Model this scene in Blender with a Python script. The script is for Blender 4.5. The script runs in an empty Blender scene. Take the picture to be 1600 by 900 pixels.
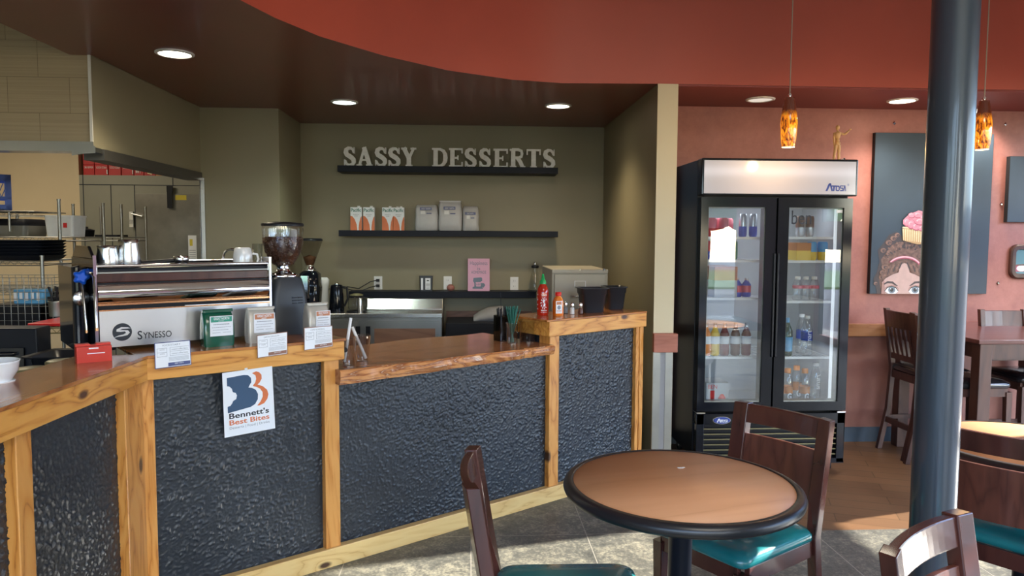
import bpy, bmesh, math, random
from mathutils import Vector, Matrix, Euler
random.seed(7)
R = math.radians
SC = bpy.context.scene
COL = SC.collection

# ---------------------------------------------------------------- camera, view, sky, sun
F = 1156.0
CAMH = 1.53
YAW, PITCH, ROLL = R(3.30), R(3.98), R(0.30)
cam_data = bpy.data.cameras.new('camera'); cam = bpy.data.objects.new('camera', cam_data); COL.objects.link(cam)
cam_data.sensor_width = 36.0; cam_data.lens = F / 1600 * 36; cam_data.clip_start = 0.02; cam_data.clip_end = 400
CAMR = Matrix.Rotation(-YAW, 3, 'Z') @ Matrix.Rotation(math.pi/2 - PITCH, 3, 'X') @ Matrix.Rotation(ROLL, 3, 'Z')
cam.matrix_world = Matrix.Translation((0, 0, CAMH)) @ CAMR.to_4x4()
SC.camera = cam

SC.view_settings.view_transform = 'Standard'; SC.view_settings.look = 'None'
SC.view_settings.gamma = 1.0; SC.view_settings.use_curve_mapping = False
SC.view_settings.exposure = 0.30
SC.cycles.use_denoising = True
SC.cycles.max_bounces = 10; SC.cycles.diffuse_bounces = 5; SC.cycles.transparent_max_bounces = 16
SC.cycles.sample_clamp_indirect = 6.0
SC.cycles.caustics_reflective = False; SC.cycles.caustics_refractive = False

SUN_EL = R(22.0)                                    # low sun from the right, a little from ahead
w = bpy.data.worlds.new('sky'); SC.world = w; w.use_nodes = True
nt = w.node_tree; bg = nt.nodes['Background']
sky = nt.nodes.new('ShaderNodeTexSky'); sky.sky_type = 'NISHITA'; sky.sun_disc = False
sky.sun_elevation = R(34); sky.sun_rotation = R(150); sky.air_density = 1.0; sky.dust_density = 1.5; sky.ozone_density = 1.6
tint = nt.nodes.new('ShaderNodeMix'); tint.data_type = 'RGBA'; tint.blend_type = 'MULTIPLY'; tint.inputs[0].default_value = 1; tint.inputs[7].default_value = (.80, .95, 1.20, 1)
nt.links.new(sky.outputs[0], tint.inputs[6]); nt.links.new(tint.outputs[2], bg.inputs[0]); bg.inputs[1].default_value = 1.1
sl = bpy.data.lights.new('sun', 'SUN'); sl.energy = 22.0; sl.angle = R(0.6); sl.color = (1, .93, .80)
so = bpy.data.objects.new('sun', sl); COL.objects.link(so)
so.rotation_euler = Vector((-.970 * math.cos(SUN_EL), -.2425 * math.cos(SUN_EL), -math.sin(SUN_EL))).to_track_quat('-Z', 'Y').to_euler()
so.location = (20, 6, 9)

def area(name, loc, direc, sx, sy, power, color, portal=False, spread=180):
    l = bpy.data.lights.new(name, 'AREA'); l.shape = 'RECTANGLE'; l.size = sx; l.size_y = sy; l.energy = power; l.color = color
    l.spread = R(spread)
    o = bpy.data.objects.new(name, l); COL.objects.link(o); o.location = loc
    o.rotation_euler = Vector(direc).to_track_quat('-Z', 'Y').to_euler()
    if portal: l.cycles.is_portal = True
    return o
FW_A = math.atan(.25)                              # the window wall behind the photographer stands at this angle
def fw_y(x): return -2.93 + .25 * x
_n = (-math.sin(FW_A), math.cos(FW_A), 0)
area('portal_front_window', (-1.2, fw_y(-1.2), 1.25), _n, 5.9, 2.3, 1, (1, 1, 1), True)
area('portal_corner_window', (3.3, fw_y(3.3), 1.25), _n, 2.8, 2.3, 1, (1, 1, 1), True)
area('portal_side_window', (5.18, 1.6, 1.3), (-1, 0, 0), 6.4, 2.4, 1, (1, 1, 1), True)

# ---------------------------------------------------------------- pixel of the photograph -> point on a plane of the place
def ray(px, py):
    return (CAMR @ Vector(((px - 800) / F, (450 - py) / F, -1.0))).normalized()
def P(px, py, X=None, Y=None, Z=None, pt=None, n=None):
    d = ray(px, py); o = Vector((0, 0, CAMH))
    if X is not None: t = X / d.x
    elif Y is not None: t = Y / d.y
    elif Z is not None: t = (Z - CAMH) / d.z
    else: t = (Vector(pt) - o).dot(Vector(n)) / d.dot(Vector(n))
    return o + d * t
CA = R(35.73)                                        # angle of the counter front
CO = Vector((.01, 3.842, 0)); CU = Vector((math.cos(CA), math.sin(CA), 0)); CV = Vector((-math.sin(CA), math.cos(CA), 0))
def W(u, v, z=0): return CO + CU * u + CV * v + Vector((0, 0, z))
def toC(p): q = Vector((p.x, p.y, 0)) - CO; return (q.dot(CU), q.dot(CV), p.z)
def FC(px, py, v=0.0): return toC(P(px, py, pt=CO + CV * v, n=CV))     # on the plane v of the counter front -> (u, v, z)

# ---------------------------------------------------------------- materials
MATS = {}
def new_mat(name):
    m = bpy.data.materials.new(name); m.use_nodes = True; MATS[name] = m
    return m, m.node_tree, m.node_tree.nodes['Principled BSDF']
def L(nt, a, b): nt.links.new(a, b)
def ramp(nt, fac, stops, interp='LINEAR'):
    r = nt.nodes.new('ShaderNodeValToRGB'); r.color_ramp.interpolation = interp
    e = r.color_ramp.elements
    while len(e) < len(stops): e.new(.5)
    for i, (p, c) in enumerate(stops): e[i].position = p; e[i].color = (*c, 1) if len(c) == 3 else c
    if fac is not None: L(nt, fac, r.inputs[0])
    return r
def coords(nt, scale=(1, 1, 1), rot=(0, 0, 0), src='Object', loc=(0, 0, 0)):
    tc = nt.nodes.new('ShaderNodeTexCoord'); mp = nt.nodes.new('ShaderNodeMapping')
    mp.inputs['Scale'].default_value = scale; mp.inputs['Rotation'].default_value = rot; mp.inputs['Location'].default_value = loc
    L(nt, tc.outputs[src], mp.inputs[0]); return mp.outputs[0]
def noise(nt, vec, scale, detail=4, rough=.55, dist=0):
    n = nt.nodes.new('ShaderNodeTexNoise'); n.inputs['Scale'].default_value = scale; n.inputs['Detail'].default_value = detail
    n.inputs['Roughness'].default_value = rough; n.inputs['Distortion'].default_value = dist
    L(nt, vec, n.inputs['Vector']); return n.outputs['Fac']
def math_(nt, op, a, b=None, c=None):
    n = nt.nodes.new('ShaderNodeMath'); n.operation = op
    for i, x in enumerate((a, b, c)):
        if x is None: continue
        if isinstance(x, (int, float)): n.inputs[i].default_value = x
        else: L(nt, x, n.inputs[i])
    return n.outputs[0]
def bump(nt, bs, h, strength=.3, dist=.01):
    b = nt.nodes.new('ShaderNodeBump'); b.inputs['Strength'].default_value = strength; b.inputs['Distance'].default_value = dist
    L(nt, h, b.inputs['Height']); L(nt, b.outputs[0], bs.inputs['Normal'])
def mixc(nt, fac, a, b):
    m = nt.nodes.new('ShaderNodeMix'); m.data_type = 'RGBA'
    if isinstance(fac, (int, float)): m.inputs[0].default_value = fac
    else: L(nt, fac, m.inputs[0])
    for i, x in ((6, a), (7, b)):
        if isinstance(x, tuple): m.inputs[i].default_value = (*x, 1)
        else: L(nt, x, m.inputs[i])
    return m.outputs[2]
def flat(name, c, rough=.5, metal=0, spec=.5, coat=0, var=.06, vs=9, bs_=0, bd=.002, emis=0, ecol=None):
    m, nt, bs = new_mat(name)
    v = coords(nt); n = noise(nt, v, vs)
    lo = tuple(max(0, x * (1 - var)) for x in c); hi = tuple(min(1, x * (1 + var)) for x in c)
    L(nt, ramp(nt, n, [(.3, lo), (.7, hi)]).outputs[0], bs.inputs['Base Color'])
    bs.inputs['Roughness'].default_value = rough; bs.inputs['Metallic'].default_value = metal
    bs.inputs['Specular IOR Level'].default_value = spec; bs.inputs['Coat Weight'].default_value = coat
    bs.inputs['Coat Roughness'].default_value = .08
    if bs_: bump(nt, bs, noise(nt, v, bs_, 3), .4, bd)
    if emis:
        bs.inputs['Emission Color'].default_value = (*(ecol or c), 1); bs.inputs['Emission Strength'].default_value = emis
    return m
def wood(name, c1, c2, c3, axis='X', scale=1.0, rough=.35, coat=0, knots=0.0, knot_c=(.06, .025, .01), rings=9, dens=2.2, contrast=1.0):
    m, nt, bs = new_mat(name)
    st = {'X': (.16, 1, 1), 'Y': (1, .16, 1), 'Z': (1, 1, .16)}[axis]
    st = tuple(s * scale for s in st)
    v = coords(nt, st)
    kn = None
    if knots:
        vo = nt.nodes.new('ShaderNodeTexVoronoi'); vo.inputs['Scale'].default_value = dens
        vo.voronoi_dimensions = '2D'; tk = nt.nodes.new('ShaderNodeTexCoord'); sk = nt.nodes.new('ShaderNodeSeparateXYZ'); ck = nt.nodes.new('ShaderNodeCombineXYZ'); L(nt, tk.outputs['Object'], sk.inputs[0])
        L(nt, math_(nt, 'MULTIPLY', sk.outputs[0], .75 if axis == 'X' else 1.6), ck.inputs[0]); L(nt, math_(nt, 'MULTIPLY', sk.outputs[2], 1.6 if axis == 'X' else .75), ck.inputs[1]); L(nt, ck.outputs[0], vo.inputs['Vector'])
        kn = vo.outputs['Distance']
    n1 = noise(nt, v, 3.5, 3, .5, .6)
    n2 = noise(nt, v, 60, 3, .6)
    base = math_(nt, 'MULTIPLY', n1, rings)
    if kn is not None:
        sw = math_(nt, 'DIVIDE', .22, math_(nt, 'ADD', kn, .06)); base = math_(nt, 'ADD', base, sw)
    fr = math_(nt, 'FRACT', base)
    tri = math_(nt, 'ABSOLUTE', math_(nt, 'SUBTRACT', fr, .5))
    f = math_(nt, 'ADD', math_(nt, 'MULTIPLY', tri, 1.5), math_(nt, 'MULTIPLY', n2, .35))
    col = ramp(nt, f, [(.10, c3), (.28, c2), (.75, c1)]).outputs[0]
    if kn is not None:
        k = ramp(nt, kn, [(.035, (1, 1, 1)), (.075, (0, 0, 0))]).outputs[0]
        col = mixc(nt, k, col, knot_c)
    L(nt, col, bs.inputs['Base Color'])
    bs.inputs['Roughness'].default_value = rough; bs.inputs['Coat Weight'].default_value = coat; bs.inputs['Coat Roughness'].default_value = .06
    bump(nt, bs, f, .08, .002)
    return m
def thin_glass(name, tint=(.96, .98, .98), f0=.06, rough=.0):
    m, nt, bs = new_mat(name); nt.nodes.remove(bs)
    out = nt.nodes['Material Output']
    t = nt.nodes.new('ShaderNodeBsdfTransparent'); t.inputs[0].default_value = (*tint, 1)
    g = nt.nodes.new('ShaderNodeBsdfGlossy'); g.inputs['Roughness'].default_value = rough
    lw = nt.nodes.new('ShaderNodeLayerWeight'); lw.inputs[0].default_value = .5
    f = math_(nt, 'ADD', math_(nt, 'MULTIPLY', math_(nt, 'POWER', lw.outputs['Facing'], 4.0), 1 - f0), f0)
    mx = nt.nodes.new('ShaderNodeMixShader')
    L(nt, f, mx.inputs[0]); L(nt, t.outputs[0], mx.inputs[1]); L(nt, g.outputs[0], mx.inputs[2]); L(nt, mx.outputs[0], out.inputs[0])
    return m

# paint and building finishes
flat('olive_paint', (.262, .234, .150), .5, var=.04, vs=1.5, bs_=250, bd=.0006)
flat('cream_paint', (.60, .53, .36), .5, var=.03, vs=1.5, bs_=250, bd=.0006)
flat('brown_ceiling_paint', (.19, .038, .030), .30, var=.05, vs=1.2, bs_=120, bd=.0005, coat=.15)
flat('orange_red_paint', (.37, .072, .046), .42, var=.10, vs=.9, bs_=120, bd=.0006)
flat('maroon_ceiling_paint', (.20, .035, .03), .45, var=.08, vs=1.2)
flat('white_paint', (.70, .68, .64), .6)
flat('kitchen_beige', (.58, .47, .31), .55, var=.04, vs=2)
flat('navy_base', (.035, .06, .095), .5)
flat('cove_grey', (.25, .25, .26), .6)
m, nt, bs = new_mat('red_plaster')
v = coords(nt); n1 = noise(nt, v, 2.2, 6, .65, .4); n2 = noise(nt, v, 22, 5, .7)
f = math_(nt, 'ADD', math_(nt, 'MULTIPLY', n1, .7), math_(nt, 'MULTIPLY', n2, .3))
L(nt, ramp(nt, f, [(.34, (.29, .105, .085)), (.5, (.38, .145, .115)), (.68, (.46, .19, .15))]).outputs[0], bs.inputs['Base Color'])
bs.inputs['Roughness'].default_value = .5; bump(nt, bs, n2, .1, .003)
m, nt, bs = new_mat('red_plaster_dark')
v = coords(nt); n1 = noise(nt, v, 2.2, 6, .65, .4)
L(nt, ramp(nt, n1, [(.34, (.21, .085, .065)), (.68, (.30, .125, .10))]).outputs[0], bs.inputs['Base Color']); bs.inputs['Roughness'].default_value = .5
# kitchen wall tile: .34 x .197 m, ribbed
m, nt, bs = new_mat('ribbed_tile')
tc = nt.nodes.new('ShaderNodeTexCoord'); sp = nt.nodes.new('ShaderNodeSeparateXYZ'); cb = nt.nodes.new('ShaderNodeCombineXYZ')
L(nt, tc.outputs['Object'], sp.inputs[0])
L(nt, math_(nt, 'SUBTRACT', sp.outputs[0], P(109, 150, Y=4.16).x), cb.inputs[0]); L(nt, math_(nt, 'SUBTRACT', sp.outputs[2], P(80, 120.5, Y=4.16).z), cb.inputs[1])
br = nt.nodes.new('ShaderNodeTexBrick'); L(nt, cb.outputs[0], br.inputs['Vector'])
br.inputs['Scale'].default_value = 1; br.inputs['Brick Width'].default_value = P(109, 150, Y=4.16).x - P(12, 150, Y=4.16).x; br.inputs['Row Height'].default_value = P(60, 120.5, Y=4.16).z - P(60, 177, Y=4.16).z
br.inputs['Mortar Size'].default_value = .0016; br.inputs['Color1'].default_value = (.43, .34, .215, 1); br.inputs['Color2'].default_value = (.40, .315, .20, 1)
br.inputs['Mortar'].default_value = (.20, .15, .09, 1); br.offset = .5
wv = nt.nodes.new('ShaderNodeTexNoise'); mp = nt.nodes.new('ShaderNodeMapping'); mp.inputs['Scale'].default_value = (.8, 1, 95)
L(nt, tc.outputs['Object'], mp.inputs[0]); L(nt, mp.outputs[0], wv.inputs['Vector']); wv.inputs['Scale'].default_value = 1; wv.inputs['Detail'].default_value = 2
L(nt, mixc(nt, ramp(nt, wv.outputs[0], [(.35, (.28, .28, .28)), (.6, (0, 0, 0))]).outputs[0], br.outputs[0], (.27, .20, .12)), bs.inputs['Base Color'])
bs.inputs['Roughness'].default_value = .35; bump(nt, bs, wv.outputs[0], .5, .004)
# floor tile .605 m slate look
m, nt, bs = new_mat('slate_tile')
tc = nt.nodes.new('ShaderNodeTexCoord'); mp = nt.nodes.new('ShaderNodeMapping'); mp.inputs['Location'].default_value = (-.009 + .594 * 20, -3.69 + .594 * 20, 0)
L(nt, tc.outputs['Object'], mp.inputs[0])
br = nt.nodes.new('ShaderNodeTexBrick'); L(nt, mp.outputs[0], br.inputs['Vector'])
br.inputs['Scale'].default_value = 1; br.inputs['Brick Width'].default_value = .594; br.inputs['Row Height'].default_value = .594; br.offset = 0
br.inputs['Mortar Size'].default_value = .0022; br.inputs['Mortar'].default_value = (.33, .31, .27, 1)
n1 = noise(nt, mp.outputs[0], 5, 6, .6, .5); n2 = noise(nt, mp.outputs[0], 75, 5, .7); n3 = noise(nt, mp.outputs[0], 26, 5, .65)
f = math_(nt, 'ADD', math_(nt, 'ADD', math_(nt, 'MULTIPLY', n1, .35), math_(nt, 'MULTIPLY', n2, .35)), math_(nt, 'MULTIPLY', n3, .3))
c1 = ramp(nt, f, [(.38, (.05, .053, .05)), (.5, (.12, .12, .105)), (.60, (.31, .295, .23))]).outputs[0]
L(nt, c1, br.inputs['Color1']); L(nt, c1, br.inputs['Color2']); L(nt, br.outputs[0], bs.inputs['Base Color'])
bs.inputs['Roughness'].default_value = .42; bs.inputs['Specular IOR Level'].default_value = .4; bump(nt, bs, f, .25, .004)
# plank floor laid on the diagonal
m, nt, bs = new_mat('plank_floor')
tc = nt.nodes.new('ShaderNodeTexCoord'); mp = nt.nodes.new('ShaderNodeMapping'); mp.inputs['Rotation'].default_value = (0, 0, R(20))
L(nt, tc.outputs['Object'], mp.inputs[0])
br = nt.nodes.new('ShaderNodeTexBrick'); L(nt, mp.outputs[0], br.inputs['Vector'])
br.inputs['Scale'].default_value = 1; br.inputs['Brick Width'].default_value = .9; br.inputs['Row Height'].default_value = .125; br.offset = .37
br.inputs['Mortar Size'].default_value = .0028; br.inputs['Mortar'].default_value = (.02, .009, .005, 1)
br.inputs['Color1'].default_value = (.085, .042, .022, 1); br.inputs['Color2'].default_value = (.155, .078, .038, 1)
mp2 = nt.nodes.new('ShaderNodeMapping'); mp2.inputs['Scale'].default_value = (2, 22, 1); L(nt, mp.outputs[0], mp2.inputs[0])
g = noise(nt, mp2.outputs[0], 2.5, 5, .6, .3)
L(nt, mixc(nt, math_(nt, 'MULTIPLY', g, .42), br.outputs[0], (.26, .14, .06)), bs.inputs['Base Color'])
bs.inputs['Roughness'].default_value = .42; bs.inputs['Specular IOR Level'].default_value = .35; bump(nt, bs, g, .08, .002)
# rough black stucco on the counter front
m, nt, bs = new_mat('black_stucco')
v = coords(nt, src='Object')
n1 = noise(nt, v, 190, 4, .6); n3 = noise(nt, v, 2.3, 3)
L(nt, ramp(nt, n3, [(.3, (.012, .017, .025)), (.7, (.019, .026, .036))]).outputs[0], bs.inputs['Base Color'])
bs.inputs['Roughness'].default_value = .33; bs.inputs['Specular IOR Level'].default_value = .5; bump(nt, bs, n1, .5, .002)
# timber
wood('honey_cedar_x', (.68, .33, .075), (.56, .235, .042), (.30, .095, .014), 'X', 2.4, .38, .2, 1, dens=2.6, knot_c=(.07, .022, .008), rings=7)
wood('honey_cedar_z', (.64, .30, .075), (.53, .215, .042), (.29, .095, .016), 'Z', 3.0, .38, .15, 1, dens=2.4, rings=7)
wood('pale_pine_x', (.72, .50, .20), (.66, .43, .16), (.48, .27, .08), 'X', 2.4, .45, .1, 1, dens=2.6, rings=6)
wood('gloss_slab', (.38, .17, .080), (.27, .105, .045), (.12, .040, .016), 'X', 1.5, .20, .1, 0, rings=8)
wood('bar_top_wood', (.46, .18, .050), (.33, .115, .030), (.17, .05, .013), 'X', 1.8, .20, .3, 0, rings=8)
wood('live_edge_bark', (.60, .27, .10), (.26, .08, .03), (.70, .50, .34), 'X', 4, .22, .5, 0, rings=8)
wood('table_laminate', (.60, .30, .15), (.55, .27, .13), (.49, .235, .11), 'X', .9, .42, 0, 0, rings=5)
wood('mahogany', (.070, .021, .016), (.050, .015, .012), (.034, .011, .009), 'Z', 1.0, .26, .35, 0, rings=7)
wood('mahogany_panel', (.12, .040, .027), (.09, .030, .021), (.065, .022, .016), 'Z', 1.6, .30, .3, 0, rings=9)
wood('espresso_wood', (.085, .036, .026), (.06, .024, .019), (.04, .016, .013), 'Z', 1.0, .38, .15, 0)
wood('cherry_top', (.16, .055, .045), (.13, .045, .038), (.10, .035, .03), 'X', 1.0, .28, .2, 0)
wood('oak_rail', (.46, .21, .09), (.40, .17, .07), (.31, .12, .045), 'X', 1.2, .4, .1, 0)
wood('block_red_wood', (.38, .13, .085), (.33, .11, .07), (.26, .08, .05), 'X', 1.2, .45, 0, 0)
wood('brown_backsplash', (.24, .13, .085), (.20, .105, .07), (.15, .08, .05), 'X', 1.2, .5, 0, 0)
wood('mannequin_wood', (.62, .38, .17), (.56, .33, .14), (.46, .25, .10), 'Z', 3, .45, .1, 0)
# metal, plastic, others
flat('black_plastic', (.010, .011, .015), .35, spec=.3)
flat('tub_plastic', (.022, .027, .036), .28, spec=.6)
flat('black_gloss', (.006, .008, .013), .10, spec=.4)
flat('black_matte', (.012, .013, .018), .55, spec=.2)
flat('grinder_grey', (.035, .043, .055), .42)
flat('black_metal_body', (.007, .009, .015), .35, spec=.25)
flat('pillar_paint', (.028, .042, .062), .32, coat=.35, var=.03, vs=2)
flat('shelf_black', (.007, .009, .017), .45, spec=.15)
flat('rubber_edge', (.012, .013, .016), .33)
flat('stainless', (.62, .63, .64), .24, metal=1, var=.08, vs=3)
flat('stainless_dull', (.30, .30, .28), .42, metal=1, var=.10, vs=4)
flat('stainless_plate', (.66, .68, .71), .30, metal=1, var=.05, vs=3)
flat('chrome', (.82, .83, .85), .06, metal=1, var=.01)
flat('copper_edge', (.75, .42, .22), .2, metal=1, var=.02)
flat('dark_trim', (.10, .095, .085), .38, metal=.5)
flat('cooler_door', (.22, .21, .18), .35, metal=.7, var=.25, vs=3)
flat('cooler_panel', (.24, .235, .19), .5, metal=.3, var=.06, vs=2)
flat('white_plastic', (.78, .79, .80), .4)
flat('white_ceramic', (.80, .83, .86), .15, coat=.5)
flat('letter_white', (.86, .86, .86), .5, var=.08, vs=40)
flat('paper_white', (.80, .84, .90), .6, var=.01)
flat('card_white', (.78, .82, .88), .25, var=.01, coat=.3)
flat('ink_grey', (.22, .25, .30), .6)
flat('ink_dark', (.015, .02, .03), .6)
flat('poster_navy', (.040, .085, .160), .55)
flat('poster_orange', (.66, .18, .07), .55)
flat('card_navy', (.06, .08, .22), .4)
flat('card_brown', (.26, .12, .08), .4)
flat('label_orange', (.50, .20, .10), .45)
flat('label_green', (.03, .28, .20), .45)
flat('label_teal', (.02, .18, .15), .45)
flat('bag_green', (.006, .085, .050), .22, coat=.4)
flat('bag_silver', (.52, .50, .45), .33, metal=.25, bs_=30, bd=.003)
flat('bag_grey', (.50, .51, .53), .38, bs_=26, bd=.006)
flat('red_card', (.55, .03, .02), .35)
flat('red_box', (.50, .012, .014), .4)
flat('milk_blue', (.015, .08, .42), .4)
flat('bright_blue', (.01, .10, .62), .3)
flat('turquoise_vinyl', (.010, .165, .185), .24, coat=.35, bs_=90, bd=.0008)
flat('black_vinyl', (.010, .011, .014), .2, coat=.5)
flat('file_cabinet_beige', (.35, .325, .26), .4, var=.02)
flat('cooler_white', (.42, .44, .47), .35, var=.02)
flat('sauce_red', (.42, .018, .008), .12, coat=.6)
flat('sauce_orange', (.62, .17, .02), .15, coat=.6)
flat('cap_green', (.01, .35, .10), .35)
flat('cap_red', (.62, .02, .02), .35)
flat('cap_orange', (.85, .28, .05), .4)
flat('cap_blue', (.10, .35, .62), .4)
flat('pink_sign', (.62, .34, .50), .5, var=.04)
flat('sign_slate', (.12, .17, .24), .5)
flat('pink_stone', (.35, .14, .12), .6, var=.3, vs=60)
flat('straw_green', (.008, .11, .085), .35)
flat('bean_brown', (.055, .020, .010), .35, var=.5, vs=160, bs_=110, bd=.008)
flat('ground_coffee', (.20, .09, .04), .8, var=.4, vs=120)
flat('drink_red', (.55, .03, .04), .25, metal=.1); flat('drink_pink', (.70, .16, .22), .25)
flat('drink_blue', (.02, .07, .45), .2, metal=.3); flat('drink_silver', (.55, .58, .62), .25, metal=.7)
flat('drink_sky', (.08, .35, .70), .3); flat('drink_yellow', (.75, .52, .06), .3); flat('drink_orange', (.75, .25, .05), .3)
flat('drink_green', (.02, .20, .07), .3); flat('drink_brown', (.12, .04, .02), .3); flat('drink_dark_red', (.16, .02, .02), .25)
flat('case_orange', (.50, .16, .03), .3)
flat('leaf_green', (.05, .13, .025), .8, var=.5, vs=6); flat('asphalt', (.10, .10, .105), .9); flat('grass', (.07, .15, .03), .9, var=.3)
flat('canvas_navy', (.030, .050, .072), .55, var=.15, vs=2)
flat('canvas_edge', (.012, .014, .016), .6)
flat('picture_teal', (.12, .27, .30), .5)
flat('paint_skin', (.58, .40, .36), .5, var=.08, vs=20); flat('paint_skin_shade', (.42, .24, .21), .5)
flat('paint_hair', (.17, .095, .070), .5, var=.5, vs=40); flat('paint_hair_light', (.24, .135, .10), .5, var=.3, vs=40); flat('paint_hair_dark', (.06, .045, .045), .5)
flat('paint_pink', (.72, .25, .32), .45, var=.15, vs=30); flat('paint_pink_dark', (.42, .09, .14), .45); flat('paint_pink_light', (.85, .50, .55), .45)
flat('paint_cream', (.78, .62, .36), .45, var=.1, vs=60); flat('paint_tan', (.52, .33, .15), .45)
flat('paint_iris', (.16, .22, .27), .4); flat('paint_black', (.01, .012, .014), .4); flat('paint_white', (.80, .84, .88), .4)
flat('sticker_yellow', (.60, .48, .03), .5)
flat('grate_gold', (.22, .20, .10), .4, metal=.3)
flat('lamp_lens', (1, .96, .85), .5, emis=14, ecol=(1, .90, .70)); flat('lamp_lens_cool', (.9, 1, .93), .5, emis=7, ecol=(.86, 1, .90)); flat('lamp_lens_dim', (.75, .75, .68), .4, emis=.5, ecol=(1, .95, .85))
flat('led_strip', (.6, .6, .6), .5, emis=.6, ecol=(.85, .93, 1))
m, nt, bs = new_mat('sign_panel')                    # back-lit header of the drinks cooler: a lamp tube glows behind its middle
v = coords(nt); sp = nt.nodes.new('ShaderNodeSeparateXYZ'); L(nt, v, sp.inputs[0])
tube = math_(nt, 'POWER', 2.718, math_(nt, 'MULTIPLY', math_(nt, 'POWER', math_(nt, 'DIVIDE', math_(nt, 'SUBTRACT', sp.outputs[2], 1.945), .035), 2), -1))
bs.inputs['Base Color'].default_value = (.40, .40, .47, 1); bs.inputs['Roughness'].default_value = .12
bs.inputs['Emission Color'].default_value = (.95, .95, 1, 1)
L(nt, math_(nt, 'ADD', math_(nt, 'MULTIPLY', tube, .16), .10), bs.inputs['Emission Strength'])
flat('atosa_blue', (.03, .06, .30), .4)
m, nt, bs = new_mat('amber_glass')                   # the lit art-glass shade
v = coords(nt, (1, 1, .45), (0.5, .6, 0)); n1 = noise(nt, v, 42, 4, .6, 1.2)
c = ramp(nt, n1, [(.36, (.10, .018, .004)), (.48, (.75, .20, .01)), (.62, (1.0, .42, .03))]).outputs[0]
z = nt.nodes.new('ShaderNodeSeparateXYZ'); L(nt, coords(nt), z.inputs[0])
top = ramp(nt, math_(nt, 'ADD', math_(nt, 'MULTIPLY', z.outputs[2], 4.0), math_(nt, 'MULTIPLY', n1, .3)), [(.80, (0, 0, 0)), (1.05, (1, 1, 1))]).outputs[0]
c = mixc(nt, top, c, (.05, .012, .006))
L(nt, c, bs.inputs['Base Color']); L(nt, c, bs.inputs['Emission Color']); bs.inputs['Emission Strength'].default_value = .85
bs.inputs['Roughness'].default_value = .1; bs.inputs['Coat Weight'].default_value = .6
thin_glass('door_glass', (.93, .96, .97), .11)
thin_glass('clear_plastic', (.94, .95, .96), .11, .05)
thin_glass('clear_glass', (.93, .95, .95), .06)
thin_glass('smoke_glass', (.72, .70, .68), .05, .02)
thin_glass('green_glass', (.10, .35, .18), .06)
thin_glass('dark_glass', (.16, .14, .13), .06)

# ---------------------------------------------------------------- mesh building
def T2(s, bold=0.0, font_size=1.0):
    c = bpy.data.curves.new('t', 'FONT'); c.body = s; c.size = font_size; c.offset = bold; c.resolution_u = 3
    o = bpy.data.objects.new('t', c); COL.objects.link(o)
    dg = bpy.context.evaluated_depsgraph_get(); me = bpy.data.meshes.new_from_object(o.evaluated_get(dg))
    vs = [(v.co.x, v.co.y) for v in me.vertices]; fs = [tuple(p.vertices) for p in me.polygons]
    bpy.data.objects.remove(o); bpy.data.curves.remove(c); bpy.data.meshes.remove(me)
    x0 = min(v[0] for v in vs); x1 = max(v[0] for v in vs); y0 = min(v[1] for v in vs); y1 = max(v[1] for v in vs)
    return [((x - x0) / (x1 - x0), (y - y0) / (y1 - y0)) for x, y in vs], fs
class Quad:
    def __init__(s, tl, tr, br, bl):
        s.c = [Vector(p) for p in (tl, tr, br, bl)]
        s.n = (s.c[1] - s.c[0]).cross(s.c[3] - s.c[0]).normalized()
    def at(s, a, b, off=0):                          # a rightwards 0..1, b upwards 0..1; off towards the viewer
        tl, tr, br, bl = s.c
        return (tl * (1 - a) + tr * a) * b + (bl * (1 - a) + br * a) * (1 - b) - s.n * off
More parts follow.
